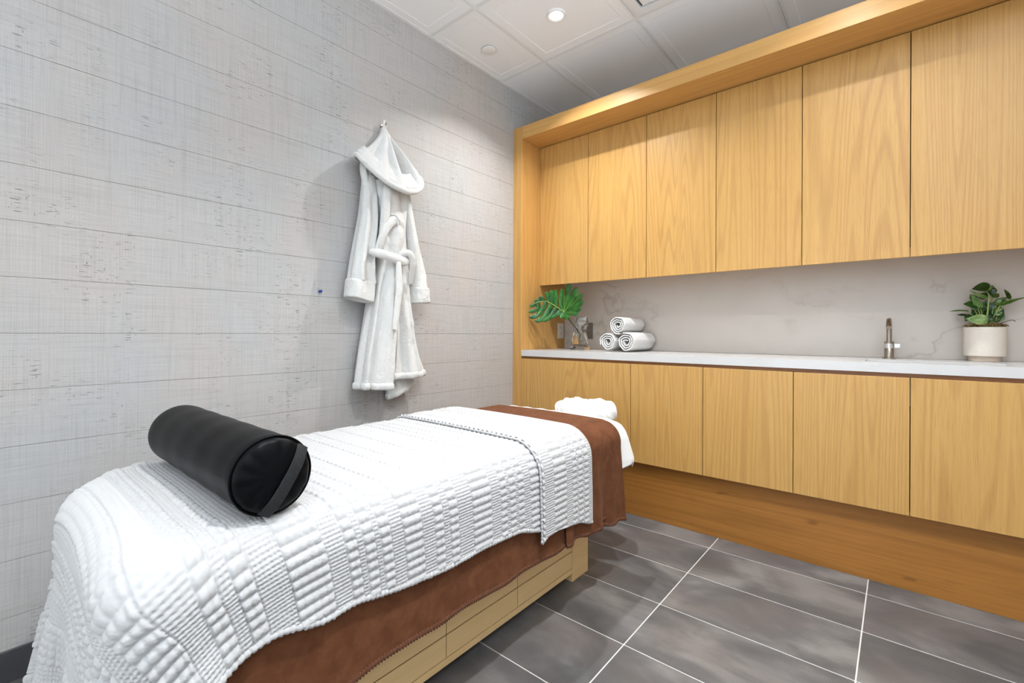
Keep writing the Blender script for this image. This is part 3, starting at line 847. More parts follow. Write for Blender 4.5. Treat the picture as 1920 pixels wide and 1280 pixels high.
def fold_wave(y, z):
    """outward swing of the hanging sheet, growing towards the hem"""
    k = np.clip((0.52 - z) / 0.24, 0, 1) ** 1.3
    w = 0.55 * np.sin(y * 2 * PI / 0.43 + 0.6) + 0.45 * np.sin(y * 2 * PI / 0.27 + 2.1) + 0.25 * np.sin(y * 2 * PI / 0.13 + 1.0)
    return k * (0.0055 * w + 0.008)

bs_root = empty('brown_sheet', (0.74, 1.1, 0.3)); tag(bs_root, 'chocolate brown fleece sheet hanging over the side of the massage table', 'sheet')
ys = np.linspace(0.285, 1.800, 420)
rows = []
for y in ys:
    hem = 0.299 + 0.003 * math.sin(y * 9.0) + 0.002 * math.sin(y * 23)
    pr = side_profile(0.012, 0.40, hem)
    p = np.column_stack([pr[:, 0], np.full(len(pr), y), pr[:, 1]])
    near = p[:, 0] > TX1
    p[:, 0] += np.where(near, fold_wave(y, p[:, 2]), 0.0)
    rows.append(p)
Pb = np.stack(rows, 1)
Pb[..., 2] += 0.0016 * np.sin(Pb[..., 1] * 41 + Pb[..., 0] * 23) * (Pb[..., 0] < TX1)
sheet = grid_obj('sheet_cloth', Pb, M['brown'], bs_root)
edge = Pb[-1].copy()
def knobbly(path, r, per, amp):
    s_ = np.concatenate([[0], np.cumsum(np.linalg.norm(np.diff(path, axis=0), axis=1))])
    t = np.linspace(0, s_[-1], int(s_[-1] / (per / 6)))
    pp = np.stack([np.interp(t, s_, path[:, i]) for i in range(3)], 1)
    return pp, r * (1 + amp * np.sin(t / per * 2 * PI))
pp, rr = knobbly(edge, 0.0042, 0.0085, 0.32)
grid_obj('stitched_hem', sweep_grid(pp, rr * 0.7, rr * 1.6, 8), M['brown_hem'], sheet, closed_u=True)
# turned-down flap at the head end, second layer
ys2 = np.linspace(1.362, 1.803, 150); rows = []
for y in ys2:
    t = (y - 1.362) / (1.818 - 1.362)
    hem = 0.302 - 0.046 * t ** 1.4 + 0.004 * math.sin(y * 40)
    pr = side_profile(0.0165, 0.42, hem, 260)
    p = np.column_stack([pr[:, 0], np.full(len(pr), y), pr[:, 1]])
    near = p[:, 0] > TX1
    k = np.clip((0.56 - p[:, 2]) / 0.3, 0, 1)
    p[:, 0] += np.where(near, k * (0.012 + 0.007 * math.sin(y * 2 * PI / 0.105 + 0.5) + 0.005 * math.sin(y * 2 * PI / 0.19)), 0.0)
    p[:, 1] += k * 0.014 * t * near
    rows.append(p)
Pf = np.stack(rows, 1)
flap = grid_obj('turned_flap', Pf, M['brown'], bs_root)
pp, rr = knobbly(Pf[-1], 0.0042, 0.0085, 0.32)
grid_obj('stitched_hem', sweep_grid(pp, rr * 0.7, rr * 1.6, 8), M['brown_hem'], flap, closed_u=True)

# ---- white waffle blanket
A, B, Xb = drape(TX0 - 0.27, TX1 + 0.36, TY0 - 0.52, 1.605, 0.030, 0.024, steps=300, seed=11)
ha, hb = A[1] - A[0], B[1] - B[0]
STEP = 0.0019
aF = np.arange(A[0], A[-1], STEP); bF = np.arange(B[0], B[-1] + 1e-6, STEP)
Pfine = cubic_axis(cubic_axis(Xb, (aF - A[0]) / ha, 0), (bF - B[0]) / hb, 1)

# bands across the blanket (along b): list of (width, kind)
def smooth_pulse(t, lo, hi, s=0.0018):
    return np.clip((t - lo) / s, 0, 1) * np.clip((hi - t) / s, 0, 1)
def waffle(a, b):
    """height of the weave: chains of puffs, bands of fine grid, thin ribs"""
    h = np.zeros(np.broadcast(a, b).shape)
    pos = -0.6; k = 0
    seq = [(0.036, 'fine'), (0.030, 'puff'), (0.020, 'fine'), (0.030, 'puff'), (0.052, 'fine'), (0.075, 'puff'), (0.038, 'fine'), (0.026, 'puff'), (0.014, 'fine'),
           (0.026, 'puff'), (0.014, 'fine'), (0.026, 'puff'), (0.034, 'fine'), (0.052, 'puff')]
    pa, pb = 0.0205, 0.0146
    fa = 0.0079
    ca = np.abs(np.sin(PI * a / pa)); row = np.floor(a / pa)
    while pos < 2.3:
        w, kind = seq[k % len(seq)]; k += 1
        if pos + w > b.min() and pos < b.max():
            m = smooth_pulse(b, pos, pos + w)
            if kind == 'puff':
                t = (b - pos) / pb + 0.0 * row
                hb_ = np.abs(np.sin(PI * t))
                h = h + m * (0.0078 * ca ** 0.55 * (1 - 0.55 * (1 - hb_ ** 0.8) * (1 - 0.6 * ca ** 2)))
            else:
                g = 1 - (np.cos(PI * a / fa) ** 2) ** 1.5 * (0.22 + 0.78 * (np.cos(PI * (b - pos) / fa) ** 2) ** 1.2)
                h = h + m * 0.0042 * g
        pos += w
    return h
zh_y = np.array([0.10, 0.25, 0.346, 0.425, 0.48, 0.566, 0.63, 0.75, 0.896, 1.03, 1.186, 1.28, 1.40, 1.62]); zh_z = np.array([0.43, 0.42, 0.444, 0.473, 0.481, 0.460, 0.468, 0.448, 0.437, 0.443, 0.436, 0.405, 0.40, 0.39])
cf_y = np.array([1.20, 1.285, 1.31, 1.373, 1.45, 1.52, 1.588, 1.62]); cf_z = np.array([0.362, 0.362, 0.378, 0.381, 0.372, 0.362, 0.336, 0.334])
def cut_near(P, bcol, hy, hz, amin):
    """index along a where each column reaches its hem height on the near side"""
    out = np.zeros(P.shape[1])
    for j in range(P.shape[1]):
        y = min(max(bcol[j], 0.10), 1.62)
        zt = np.interp(y, hy, hz)
        col = P[:, j, 2]; near = np.where((P[:, j, 0] > TX1 - 0.02) & (col < zt))[0]
        out[j] = near[0] if len(near) else P.shape[0] - 1
    return out
cut = cut_near(Pfine, bF, zh_y, zh_z, 0)
# below the foot edge the hem simply goes on in the cloth's own coordinates
jf = np.searchsorted(bF, 0.24)
cut[:jf] = cut[jf] + (jf - np.arange(jf)) * 0.02
kern = np.ones(25) / 25; cut = np.convolve(np.pad(cut, 12, 'edge'), kern, 'valid')
far0 = 0.03 / STEP
NA = 700
def remap(P, lo, hi, n):
    """resample every column from index lo[j] to hi[j] with n points"""
    out = np.zeros((n, P.shape[1], 3)); tt = np.linspace(0, 1, n); av = np.zeros((n, P.shape[1]))
    for j in range(P.shape[1]):
        t = lo[j] + (hi[j] - lo[j]) * tt
        i = np.clip(np.floor(t).astype(int), 0, P.shape[0] - 2); f = (t - i)[:, None]
        out[:, j] = P[i, j] * (1 - f) + P[i + 1, j] * f
        av[:, j] = t * STEP
    return out, av
Pm, av = remap(Pfine, np.full(len(bF), far0), cut, NA)
Nm = grid_normals(Pm)
bb = np.broadcast_to(bF[None], av.shape)
fuzz = 0.0003 * rng.standard_normal(av.shape)
Pm2 = Pm + Nm * (waffle(av, bb) + fuzz)[..., None]
bl = empty('waffle_blanket', (0.74, 0.9, 0.4)); tag(bl, 'white textured waffle blanket with a folded-back cuff on the massage table', 'blanket')
body = grid_obj('blanket_cloth', Pm2, M['blanket'], bl)
def hem_tube(path, parent, r=0.0072):
    pp, rr = knobbly(path, r, 0.012, 0.16)
    rr = rr * (1 + 0.08 * rng.standard_normal(len(rr)))
    grid_obj('rolled_hem', sweep_grid(pp, rr, rr, 8), M['blanket'], parent, closed_u=True)
hem_tube(Pm[-1], body); hem_tube(Pm[0], body); hem_tube(Pm[:, 0], body)
# folded-back cuff: the blanket turned over its head edge, a second layer lying on the first
jc = np.searchsorted(bF, 1.283)
Pc = Pfine[:, jc:]; bc = bF[jc:]
cutc = cut_near(Pc, bc, cf_y, cf_z, 0); cutc = np.convolve(np.pad(cutc, 6, 'edge'), np.ones(13) / 13, 'valid')
Pc2, avc = remap(Pc, np.full(len(bc), far0 - 4), cutc, NA + 20)
Nc = grid_normals(Pc2)
off = 0.013 * np.clip((bc[-1] - bc) / 0.012, 0, 1) ** 0.5
Pc3 = Pc2 + Nc * (off[None] + waffle(avc + 0.007, np.broadcast_to(bc[None], avc.shape) + 0.11))[..., None]
# close the fold at the head edge with a half-round
cuff = grid_obj('folded_cuff', Pc3, M['blanket'], bl)
hem_tube(Pc2[:, 0] + Nc[:, 0] * 0.012, cuff, 0.0045); hem_tube(Pc2[-1] + Nc[-1] * 0.010, cuff, 0.0055)
fold = Pc2[:, -1] + Nc[:, -1] * 0.004
pp, rr = knobbly(fold, 0.0068, 0.0072, 0.18); grid_obj('fold_edge', sweep_grid(pp, rr, rr, 10), M['blanket'], cuff, closed_u=True)

# ---- face cushion at the head
fc = empty('face_cushion', (0.82, 2.03, 0.58)); tag(fc, 'puffy white covered face cushion beyond the head of the massage table', 'cushion')
U, Vv = np.meshgrid(np.linspace(0, 2 * PI, 120, endpoint=False), np.linspace(-PI / 2, PI / 2, 60), indexing='ij')
sg = lambda v, e: np.sign(v) * np.abs(v) ** e
ex = 0.165 * sg(np.cos(Vv), 0.7) * sg(np.cos(U), 0.75); ey = 0.115 * sg(np.cos(Vv), 0.7) * sg(np.sin(U), 0.8); ez = 0.066 * sg(np.sin(Vv), 0.85)
wr = 0.006 * np.sin(U * 9 + 3 * Vv) * np.cos(Vv) ** 2 + 0.004 * np.sin(U * 17 + 5 * np.sin(3 * Vv)) * np.cos(Vv) + 0.003 * np.sin(ex * 90 + ey * 60)
dent = -0.016 * np.exp(-((ex + 0.02) / 0.035) ** 2) * (ez > 0)
Pcu = np.stack([0.822 + ex * (1 + wr * 3) * 0.95, 2.034 + ey * (1 + wr * 3), 0.652 + ez * 1.0 + dent + wr * 0.8], -1)
grid_obj('cushion_cover', Pcu, M['white_sheet'], fc, closed_u=True)
for sx in (-0.09, 0.09):
    sweep('support_rod', [(0.80 + sx, 1.878, 0.575), (0.80 + sx, 1.95, 0.60), (0.80 + sx, 2.02, 0.62)], 0.007, M['chrome'], fc)

# ---- black bolster
BR, BYC, BZC, BXA, BXB = 0.0780, 0.394, 0.764, 0.482, 1.085
bo = empty('bolster', ((BXA + BXB) / 2, BYC, BZC - BR)); tag(bo, 'black vinyl cylindrical bolster lying across the white blanket', 'bolster')
prof = [(0.0, BXA - 0.012), (0.03, BXA - 0.011), (0.055, BXA - 0.008), (0.070, BXA - 0.003), (BR - 0.002, BXA + 0.004), (BR, BXA + 0.012)]
L_ = BXB - BXA
for t in np.linspace(0.05, 0.95, 24): prof.append((BR + 0.0006 * math.sin(t * 31), BXA + L_ * t))
prof += [(BR, BXB - 0.012), (BR - 0.0015, BXB - 0.002)]
Vb = []; n = 72
lathe('vinyl_tube', [(r, h) for r, h in prof], (0, BYC, BZC), M['vinyl'], bo, n=n, axis='X')
capp = [(BR - 0.002, BXB - 0.003), (BR - 0.006, BXB + 0.005), (0.066, BXB + 0.0105), (0.05, BXB + 0.014), (0.03, BXB + 0.016), (0.0, BXB + 0.0165)]
V = []; Fc = []
for i, (r, h) in enumerate(capp):
    for k in range(n):
        a = 2 * PI * k / n
        pk = 0.0016 * math.sin(k * 2 * PI * 13 / n) * math.sin(PI * min(1, i / 4.0)) * (1 if i < 4 else 0.3)
        V.append((h + pk, BYC + r * math.cos(a), BZC + r * math.sin(a)))
for i in range(len(capp) - 1):
    for k in range(n): Fc.append((i * n + k, i * n + (k + 1) % n, (i + 1) * n + (k + 1) % n, (i + 1) * n + k))
py_obj('end_cap', V, Fc, M['vinyl'], bo)
ring = np.array([(BXB - 0.001, BYC + (BR - 0.0005) * math.cos(a), BZC + (BR - 0.0005) * math.sin(a)) for a in np.linspace(0, 2 * PI, 90)])
grid_obj('piping', sweep_grid(ring, 0.0022, 0.0022, 8, up=(1, 0, 0)), M['vinyl'], bo, closed_u=True)
# webbing handle across the end
sa = math.radians(58)
st = []
for t in np.linspace(-1, 1, 30):
    cyo, czo = 0.024 * math.sin(sa), -0.024 * math.cos(sa)
    hl = math.sqrt(0.0772 ** 2 - 0.024 ** 2)
    st.append((BXB + 0.003 + 0.0215 * (1 - abs(t) ** 3.0), BYC + cyo + hl * t * math.cos(sa), BZC + czo + hl * t * math.sin(sa)))
st = np.array(st)
st = st if True else np.vstack([st, [(BXB - 0.022, BYC + 0.016 + 0.0785 * math.cos(sa) * 0.92 + 0.0005, BZC + 0.0045 + 0.0785 * math.sin(sa) * 1.02)]])
sweep('strap', st, 0.0125, M['webbing'], bo, rv=0.0014, n=10, up=(1, 0, 0.0), rounded=False)

# ================================================================== robe on the papered wall
rb = empty('bathrobe', (0.06, 1.38, 0.72)); tag(rb, 'white hooded terry bathrobe hanging from a wall hook', 'bathrobe')

def loft(stations, n_long, n_seg=72, folds=(), square=0.8):
    """stations: (y_left, y_right, z, x_centre, half_depth, tilt); closed rings, ends left open"""
    S_ = catmull(stations, n_long)
    a = np.linspace(0, 2 * PI, n_seg, endpoint=False)
    c, s_ = np.cos(a), np.sin(a)
    cc = np.sign(c) * np.abs(c) ** square; ss = np.sign(s_) * np.abs(s_) ** square
    yc = (S_[:, 0] + S_[:, 1]) / 2; hw = (S_[:, 1] - S_[:, 0]) / 2
    t = np.linspace(0, 1, n_long)
    f = np.zeros((n_seg, n_long))
    for amp, k, ph, tw, lo in folds:
        f += amp * np.sin(k * a[:, None] + ph + tw * t[None]) * np.clip((t[None] - lo) / 0.35, 0, 1)
    P = np.zeros((n_seg, n_long, 3))
    P[..., 1] = yc[None] + cc[:, None] * hw[None] * (1 + 0.35 * f)
    P[..., 0] = np.maximum(S_[:, 3][None] + ss[:, None] * S_[:, 4][None] * (1 + f), 0.004)
    P[..., 2] = S_[:, 2][None] + cc[:, None] * S_[:, 5][None]
    from mathutils import noise as mn
    for i in range(n_seg):
        for j in range(n_long):
            y_, z_ = P[i, j, 1], P[i, j, 2]
            d_ = 0.010 * mn.noise((y_ * 24, z_ * 5.5, 0.3 + P[i, j, 0] * 8)) + 0.0035 * mn.noise((y_ * 60, z_ * 26, 1.7))
            if ss[i] > 0: P[i, j, 0] += d_ * min(1.0, ss[i] * 2)
    return P

def cloth_tube(name, stations, parent, n_long=60, folds=(), square=0.8, close_top=True, inner=0.05, n_seg=72):
    P = loft(stations, n_long, n_seg, folds, square)
    cols = []
    if close_top:
        m = P[:, :1].mean(0, keepdims=True)
        cols += [m + (P[:, :1] - m) * 0.02 + np.array([0, 0, 0.004]), m + (P[:, :1] - m) * 0.7 + np.array([0, 0, 0.004])]
    cols.append(P)
    m = P[:, -1:].mean(0, keepdims=True)      # turned-in mouth so that the lower end reads as thick cloth
    e = P[:, -1:]
    cols += [m + (e - m) * 0.955 + np.array([0, 0, -0.006]), m + (e - m) * 0.88 + np.array([0, 0, -0.002]), m + (e - m) * 0.80 + np.array([0, 0, inner * 0.4]), m + (e - m) * 0.72 + np.array([0, 0, inner])]
    return grid_obj(name, np.concatenate(cols, 1), M['terry'], parent, closed_u=True)

def hem_ring(name, P, parent, r):
    """rolled border running round a ring of points"""
    R_ = np.concatenate([P, P[:2]], 0)
    return grid_obj(name, sweep_grid(R_, r * 0.6, r * 1.3, 12, up=(0, 0, 1)), M['terry'], parent, closed_u=True)

# back of the robe, longest, flat to the wall
back = [(1.30, 1.47, 1.78, 0.035, 0.024, 0), (1.32, 1.47, 1.45, 0.035, 0.024, 0), (1.31, 1.50, 1.15, 0.040, 0.028, 0), (1.345, 1.53, 0.92, 0.045, 0.030, 0.0),
        (1.375, 1.545, 0.80, 0.045, 0.030, 0.020), (1.388, 1.540, 0.748, 0.045, 0.030, 0.034)]
back_p = cloth_tube('back_panel', back, rb, 50, [(0.18, 3, 0.5, 2.0, 0.3)], 0.75)
Pk = loft(back, 50, 72, [(0.18, 3, 0.5, 2.0, 0.3)], 0.75)
hem_ring('hem_band', Pk[:, -2], back_p, 0.010)
# left front panel
left = [(1.275, 1.40, 1.79, 0.085, 0.040, 0), (1.300, 1.430, 1.66, 0.090, 0.045, 0), (1.303, 1.440, 1.53, 0.090, 0.050, 0), (1.296, 1.425, 1.446, 0.090, 0.042, 0),
        (1.296, 1.410, 1.40, 0.092, 0.040, 0), (1.284, 1.412, 1.33, 0.095, 0.050, 0), (1.258, 1.400, 1.21, 0.095, 0.055, 0), (1.239, 1.388, 1.10, 0.095, 0.058, 0), (1.212, 1.376, 0.955, 0.095, 0.060, 0),
        (1.196, 1.366, 0.842, 0.095, 0.060, 0.0), (1.192, 1.354, 0.782, 0.095, 0.058, -0.006)]
lf = [(0.26, 5, 0.3, 1.2, 0.1), (0.17, 8, 1.5, -2.0, 0.2), (0.24, 3, 2.4, 1.5, 0.4), (0.08, 13, 0.7, 1.0, 0.3)]
lp = cloth_tube('left_front_panel', left, rb, 90, lf)
Pl = loft(left, 90, 72, lf)
hem_ring('hem_band', Pl[:, -3], lp, 0.013)
# right front panel
right = [(1.355, 1.468, 1.80, 0.080, 0.034, 0), (1.380, 1.462, 1.65, 0.080, 0.036, 0), (1.380, 1.466, 1.52, 0.078, 0.036, 0), (1.380, 1.478, 1.40, 0.078, 0.036, 0),
         (1.388, 1.492, 1.24, 0.075, 0.038, 0), (1.402, 1.510, 1.086, 0.075, 0.042, 0), (1.400, 1.536, 0.95, 0.078, 0.046, 0), (1.392, 1.566, 0.870, 0.080, 0.048, 0.0), (1.386, 1.580, 0.824, 0.080, 0.048, 0.004)]
rf = [(0.22, 4, 1.3, 1.0, 0.1), (0.18, 7, 0.4, 1.5, 0.25), (0.08, 12, 0.2, 1.0, 0.3)]
rp = cloth_tube('right_front_panel', right, rb, 80, rf)
hem_ring('hem_band', loft(right, 80, 72, rf)[:, -3], rp, 0.013)
# shawl edge along the left front
sweep('shawl_collar', [(0.120, 1.335, 1.79), (0.137, 1.312, 1.72), (0.140, 1.302, 1.62), (0.138, 1.294, 1.54), (0.132, 1.279, 1.46)], [0.020, 0.024, 0.024, 0.022, 0.014],
      M['terry'], rb, rv=[0.012, 0.016, 0.017, 0.015, 0.009], up=(1, 0, 0), res=40, n=20)
# sleeves
sl = [(1.226, 1.290, 1.805, 0.070, 0.030, 0), (1.217, 1.290, 1.74, 0.075, 0.036, 0), (1.204, 1.288, 1.61, 0.080, 0.042, 0), (1.178, 1.268, 1.48, 0.085, 0.046, 0), (1.157, 1.262, 1.38, 0.090, 0.048, -0.004),
      (1.142, 1.272, 1.29, 0.090, 0.048, -0.009)]
slf = [(0.24, 3, 0.4, 0.6, 0.05), (0.15, 6, 2.0, 1.5, 0.1)]
sL = cloth_tube('left_sleeve', sl, rb, 60, slf)
cL = cloth_tube('cuff', [(1.136, 1.270, 1.290, 0.090, 0.051, -0.009), (1.130, 1.268, 1.280, 0.090, 0.055, -0.009), (1.126, 1.262, 1.235, 0.090, 0.056, -0.010), (1.123, 1.258, 1.206, 0.090, 0.056, -0.012)], sL, 24, [(0.06, 3, 0.4, 0, 0.0)])
sr = [(1.438, 1.482, 1.79, 0.070, 0.026, 0), (1.446, 1.492, 1.72, 0.078, 0.030, 0), (1.458, 1.513, 1.62, 0.084, 0.034, 0), (1.470, 1.540, 1.50, 0.088, 0.038, 0), (1.484, 1.570, 1.38, 0.090, 0.040, 0), (1.494, 1.592, 1.285, 0.090, 0.042, 0.0)]
sR = cloth_tube('right_sleeve', sr, rb, 60, [(0.14, 3, 1.4, 0.6, 0.1)])
cR = cloth_tube('cuff', [(1.494, 1.597, 1.285, 0.090, 0.046, 0.0), (1.493, 1.602, 1.275, 0.090, 0.050, 0), (1.494, 1.607, 1.235, 0.090, 0.051, 0.003), (1.495, 1.610, 1.210, 0.090, 0.051, 0.004)], sR, 24, [(0.06, 3, 1.4, 0, 0.0)])
# hood: a tent hanging from its loop, the mouth opening forwards and down with a thick rolled rim
nh, ns = 46, 96
t = np.linspace(0, 1, nh)
a = np.linspace(0, 2 * PI, ns, endpoint=False)
key = np.array([  # t, yL, yR, zSide(L), zSide(R), x_back, x_front, front_drop
    (0.00, 1.358, 1.378, 2.095, 2.095, 0.012, 0.034, 0.00), (0.12, 1.345, 1.386, 2.055, 2.055, 0.010, 0.070, 0.010), (0.30, 1.305, 1.405, 2.000, 2.010, 0.010, 0.100, 0.030), (0.50, 1.255, 1.445, 1.948, 1.970, 0.010, 0.128, 0.065),
    (0.70, 1.212, 1.500, 1.922, 1.928, 0.010, 0.152, 0.105), (0.86, 1.180, 1.532, 1.902, 1.896, 0.010, 0.170, 0.135), (1.00, 1.170, 1.536, 1.878, 1.866, 0.012, 0.176, 0.128)])
K = np.stack([np.interp(t, key[:, 0], key[:, i]) for i in range(1, 8)], 1)
for i in range(7): K[:, i] = np.convolve(np.pad(K[:, i], 3, 'edge'), np.ones(7) / 7, 'valid')
cA, sA = np.cos(a), np.sin(a)
fr = np.clip(sA, 0, 1) ** 1.2
Hd = np.zeros((ns, nh, 3))
Hd[..., 1] = (K[:, 0] + K[:, 1])[None] / 2 + cA[:, None] * (K[:, 1] - K[:, 0])[None] / 2 + 0.028 * fr[:, None] * t[None]
Hd[..., 0] = (K[:, 4] + K[:, 5])[None] / 2 + (np.sign(sA) * np.abs(sA) ** 0.8)[:, None] * (K[:, 5] - K[:, 4])[None] / 2
Hd[..., 2] = np.where(cA[:, None] < 0, K[:, 2][None], K[:, 3][None]) * np.abs(cA)[:, None] ** 0.5 + ((K[:, 2] + K[:, 3])[None] / 2) * (1 - np.abs(cA)[:, None] ** 0.5) - fr[:, None] * K[:, 6][None]
# sagging folds of the hood: a soft valley down the middle right and a sag under the mouth
ang = np.arctan2(sA, cA)
for a0, w, amp in ((math.radians(66), 0.17, -0.062), (math.radians(92), 0.15, 0.020), (math.radians(38), 0.18, 0.026), (math.radians(125), 0.22, 0.014), (math.radians(108), 0.08, -0.012), (math.radians(152), 0.15, -0.018)):
    g = np.exp(-((ang - a0) / w) ** 2)[:, None] * np.sin(PI * np.clip((t - 0.12) / 0.83, 0, 1))[None] ** 1.2
    Hd[..., 0] += amp * g
rimp = Hd[:, -1].copy()
inner = [Hd, (Hd[:, -1:] + np.array([0.0, 0, 0.0]))]
mI = Hd[:, -1:].mean(0, keepdims=True)
inner += [mI + (Hd[:, -1:] - mI) * 0.93 + np.array([-0.004, 0, 0.03]), mI + (Hd[:, -1:] - mI) * 0.75 + np.array([-0.01, 0, 0.07])]
apex = Hd[:, :1].mean(0, keepdims=True)
Hall = np.concatenate([apex + (Hd[:, :1] - apex) * 0.05 + np.array([0, 0, 0.003])] + inner, 1)
Hall[..., 0] = np.maximum(Hall[..., 0], 0.005)
hood = grid_obj('hood', Hall, M['terry'], rb, closed_u=True)
Rm = np.concatenate([rimp, rimp[:2]], 0); Rm[:, 0] = np.maximum(Rm[:, 0], 0.018)
rr = np.interp(np.linspace(0, 2 * PI, len(Rm)), [0, 0.6, 1.6, 2.6, 3.2, 4.0, 5.5, 6.28], [0.011, 0.012, 0.014, 0.012, 0.011, 0.008, 0.008, 0.011])
grid_obj('hood_rim', sweep_grid(Rm, rr, rr, 16, up=(0.3, 0, 1)), M['terry'], hood, closed_u=True)
# hanging tab
sweep('hanging_loop', [(0.030, 1.368, 2.085), (0.034, 1.364, 2.105), (0.034, 1.370, 2.121), (0.028, 1.380, 2.112), (0.026, 1.378, 2.090)], 0.007, M['terry'], rb, rv=0.004, up=(1, 0, 0), res=24)
# neck cloth seen under the hood at the left
cloth_tube('collar_fold', [(1.215, 1.262, 1.90, 0.075, 0.022, 0), (1.205, 1.252, 1.83, 0.085, 0.022, 0), (1.214, 1.250, 1.77, 0.085, 0.018, 0), (1.222, 1.245, 1.735, 0.080, 0.012, 0)], rb, 24, [(0.2, 4, 0, 1, 0)])
# belt: arch behind, wrapped band in front, knot, tails
sweep('belt_arch', [(0.125, 1.268, 1.43), (0.142, 1.272, 1.475), (0.150, 1.286, 1.522), (0.150, 1.310, 1.562), (0.146, 1.340, 1.592), (0.140, 1.374, 1.602), (0.130, 1.402, 1.588), (0.115, 1.420, 1.56)],
      [0.016, 0.018, 0.020, 0.021, 0.022, 0.022, 0.020, 0.016], M['terry'], rb, rv=0.010, up=(1, 0, 0), res=60, n=20)
sweep('belt_band', [(0.135, 1.232, 1.430), (0.160, 1.240, 1.423), (0.172, 1.276, 1.417), (0.174, 1.325, 1.408), (0.170, 1.375, 1.400), (0.160, 1.410, 1.404), (0.150, 1.425, 1.420)],
      [0.018, 0.021, 0.023, 0.022, 0.024, 0.022, 0.016], M['terry'], rb, rv=[0.012, 0.016, 0.017, 0.016, 0.017, 0.016, 0.012], up=(1, 0, 0), res=60, n=20)
sweep('belt_knot', [(0.160, 1.365, 1.425), (0.172, 1.390, 1.440), (0.176, 1.418, 1.440), (0.172, 1.440, 1.418), (0.164, 1.447, 1.385), (0.150, 1.452, 1.35), (0.132, 1.458, 1.30)],
      [0.012, 0.016, 0.018, 0.019, 0.018, 0.017, 0.014], M['terry'], rb, rv=[0.010, 0.013, 0.014, 0.014, 0.011, 0.009, 0.007], up=(1, 0, 0), res=60, n=20)
sweep('belt_tail', [(0.180, 1.352, 1.395), (0.184, 1.350, 1.34), (0.186, 1.352, 1.27), (0.184, 1.344, 1.19), (0.182, 1.336, 1.11), (0.180, 1.330, 1.062)],
      [0.013, 0.017, 0.021, 0.019, 0.017, 0.014], M['terry'], rb, rv=[0.007, 0.008, 0.008, 0.007, 0.007, 0.007], up=(1, 0, 0), res=50, n=16, rounded=False)
sweep('belt_loop', [(0.128, 1.345, 1.625), (0.146, 1.362, 1.622), (0.150, 1.372, 1.600), (0.146, 1.368, 1.575)], 0.009, M['terry'], rb, rv=0.004, up=(0, 0, 1), res=20)
hk = empty('robe_hook', (0.0, 1.376, 2.10)); tag(hk, 'small metal hook holding the white bathrobe on the wall', 'hook')
sweep('peg', [(0.0005, 1.376, 2.106), (0.022, 1.376, 2.106), (0.034, 1.376, 2.111), (0.036, 1.376, 2.118)], 0.0042, M['steel'], hk, res=16)
lathe('rose', [(0.012, 0.0005), (0.012, 0.003), (0.0, 0.004)], (0.0, 1.376, 2.106), M['steel'], hk, axis='X', n=24)

# ---- push pin
pp_ = empty('push_pin', (0.0, 1.044, 1.234)); tag(pp_, 'tiny blue push pin stuck in the papered wall left of the robe', 'pin')
lathe('pin_head', [(0.0, 0.022), (0.006, 0.021), (0.0065, 0.018), (0.0035, 0.014), (0.004, 0.009), (0.006, 0.007), (0.006, 0.005), (0.0, 0.005)][::-1], (0.0, 1.044, 1.236), M['pin'], pp_, axis='X', n=20)
lathe('needle', [(0.0008, 0.0002), (0.0008, 0.006)], (0.0, 1.044, 1.236), M['chrome'], pp_, axis='X', n=8)

# ================================================================== things on the counter
def towel_roll(x, z, r, y0, y1, phase, label, squash=1.0, skew=0.0):
    """a towel rolled to a spiral; the spiral shows in its front end"""
    o = empty('rolled_towel', (x, (y0 + y1) / 2, z - r * squash)); tag(o, label, 'towel', 'rolled towels on the counter')
    turns = 3.2; th = 0.0085
    n = 260
    u = np.linspace(0, 1, n)
    ang = phase + u * turns * 2 * PI
    rad = 0.010 + (r - th * 0.5 - 0.010) * u ** 0.9
    m = 26
    v = np.linspace(0, 1, m)
    wob = 0.0022 * np.sin(ang * 3.0) + 0.0014 * np.sin(ang * 7 + 1)
    P = []
    for side in (1, -1):       # outer skin, inner skin
        rr_ = rad + side * th * 0.46
        X_ = x + (rr_ + wob) * np.cos(ang); Z_ = z + (rr_ + wob) * np.sin(ang) * squash
        row = np.zeros((n, m, 3))
        yend = 0.006 * (1 - u)          # the core sits slightly back
        pinch = 1 - 0.07 * (np.abs(2 * v - 1) ** 8)
        row[..., 0] = x + (X_ - x)[:, None] * pinch[None] + skew * (v[None] * (y1 - y0)); row[..., 2] = z + (Z_ - z)[:, None] * (1 - 0.04 * np.abs(2 * v - 1) ** 8)[None]
        row[..., 1] = (y0 + yend)[:, None] + (y1 - y0 - 2 * yend)[:, None] * v[None]
        P.append(row)
    Pa, Pb_ = P
    # rounded front and back selvedge joining the two skins
    mid_f = (Pa[:, :1] + Pb_[:, :1]) / 2 - np.array([0, th * 0.55, 0]); q1 = (Pa[:, :1] * 0.86 + Pb_[:, :1] * 0.14) - np.array([0, th * 0.34, 0]); q2 = (Pa[:, :1] * 0.14 + Pb_[:, :1] * 0.86) - np.array([0, th * 0.34, 0])
    mid_b = (Pa[:, -1:] + Pb_[:, -1:]) / 2 + np.array([0, th * 0.5, 0])
    G = np.concatenate([Pb_[:, ::-1], q2, mid_f, q1, Pa, mid_b, Pb_[:, -1:]], 1)
    grid_obj('towel_cloth', G, M['towel'], o)
    # end flap of the cloth closing the spiral
    sweep('towel_edge', np.stack([np.full(m, G[-1, m + 3, 0]) + skew * v * (y1 - y0), np.linspace(y0, y1, m), np.full(m, (Pa[-1, 0, 2] + Pb_[-1, 0, 2]) / 2)], 1), th * 0.52, M['towel'], o, n=10)
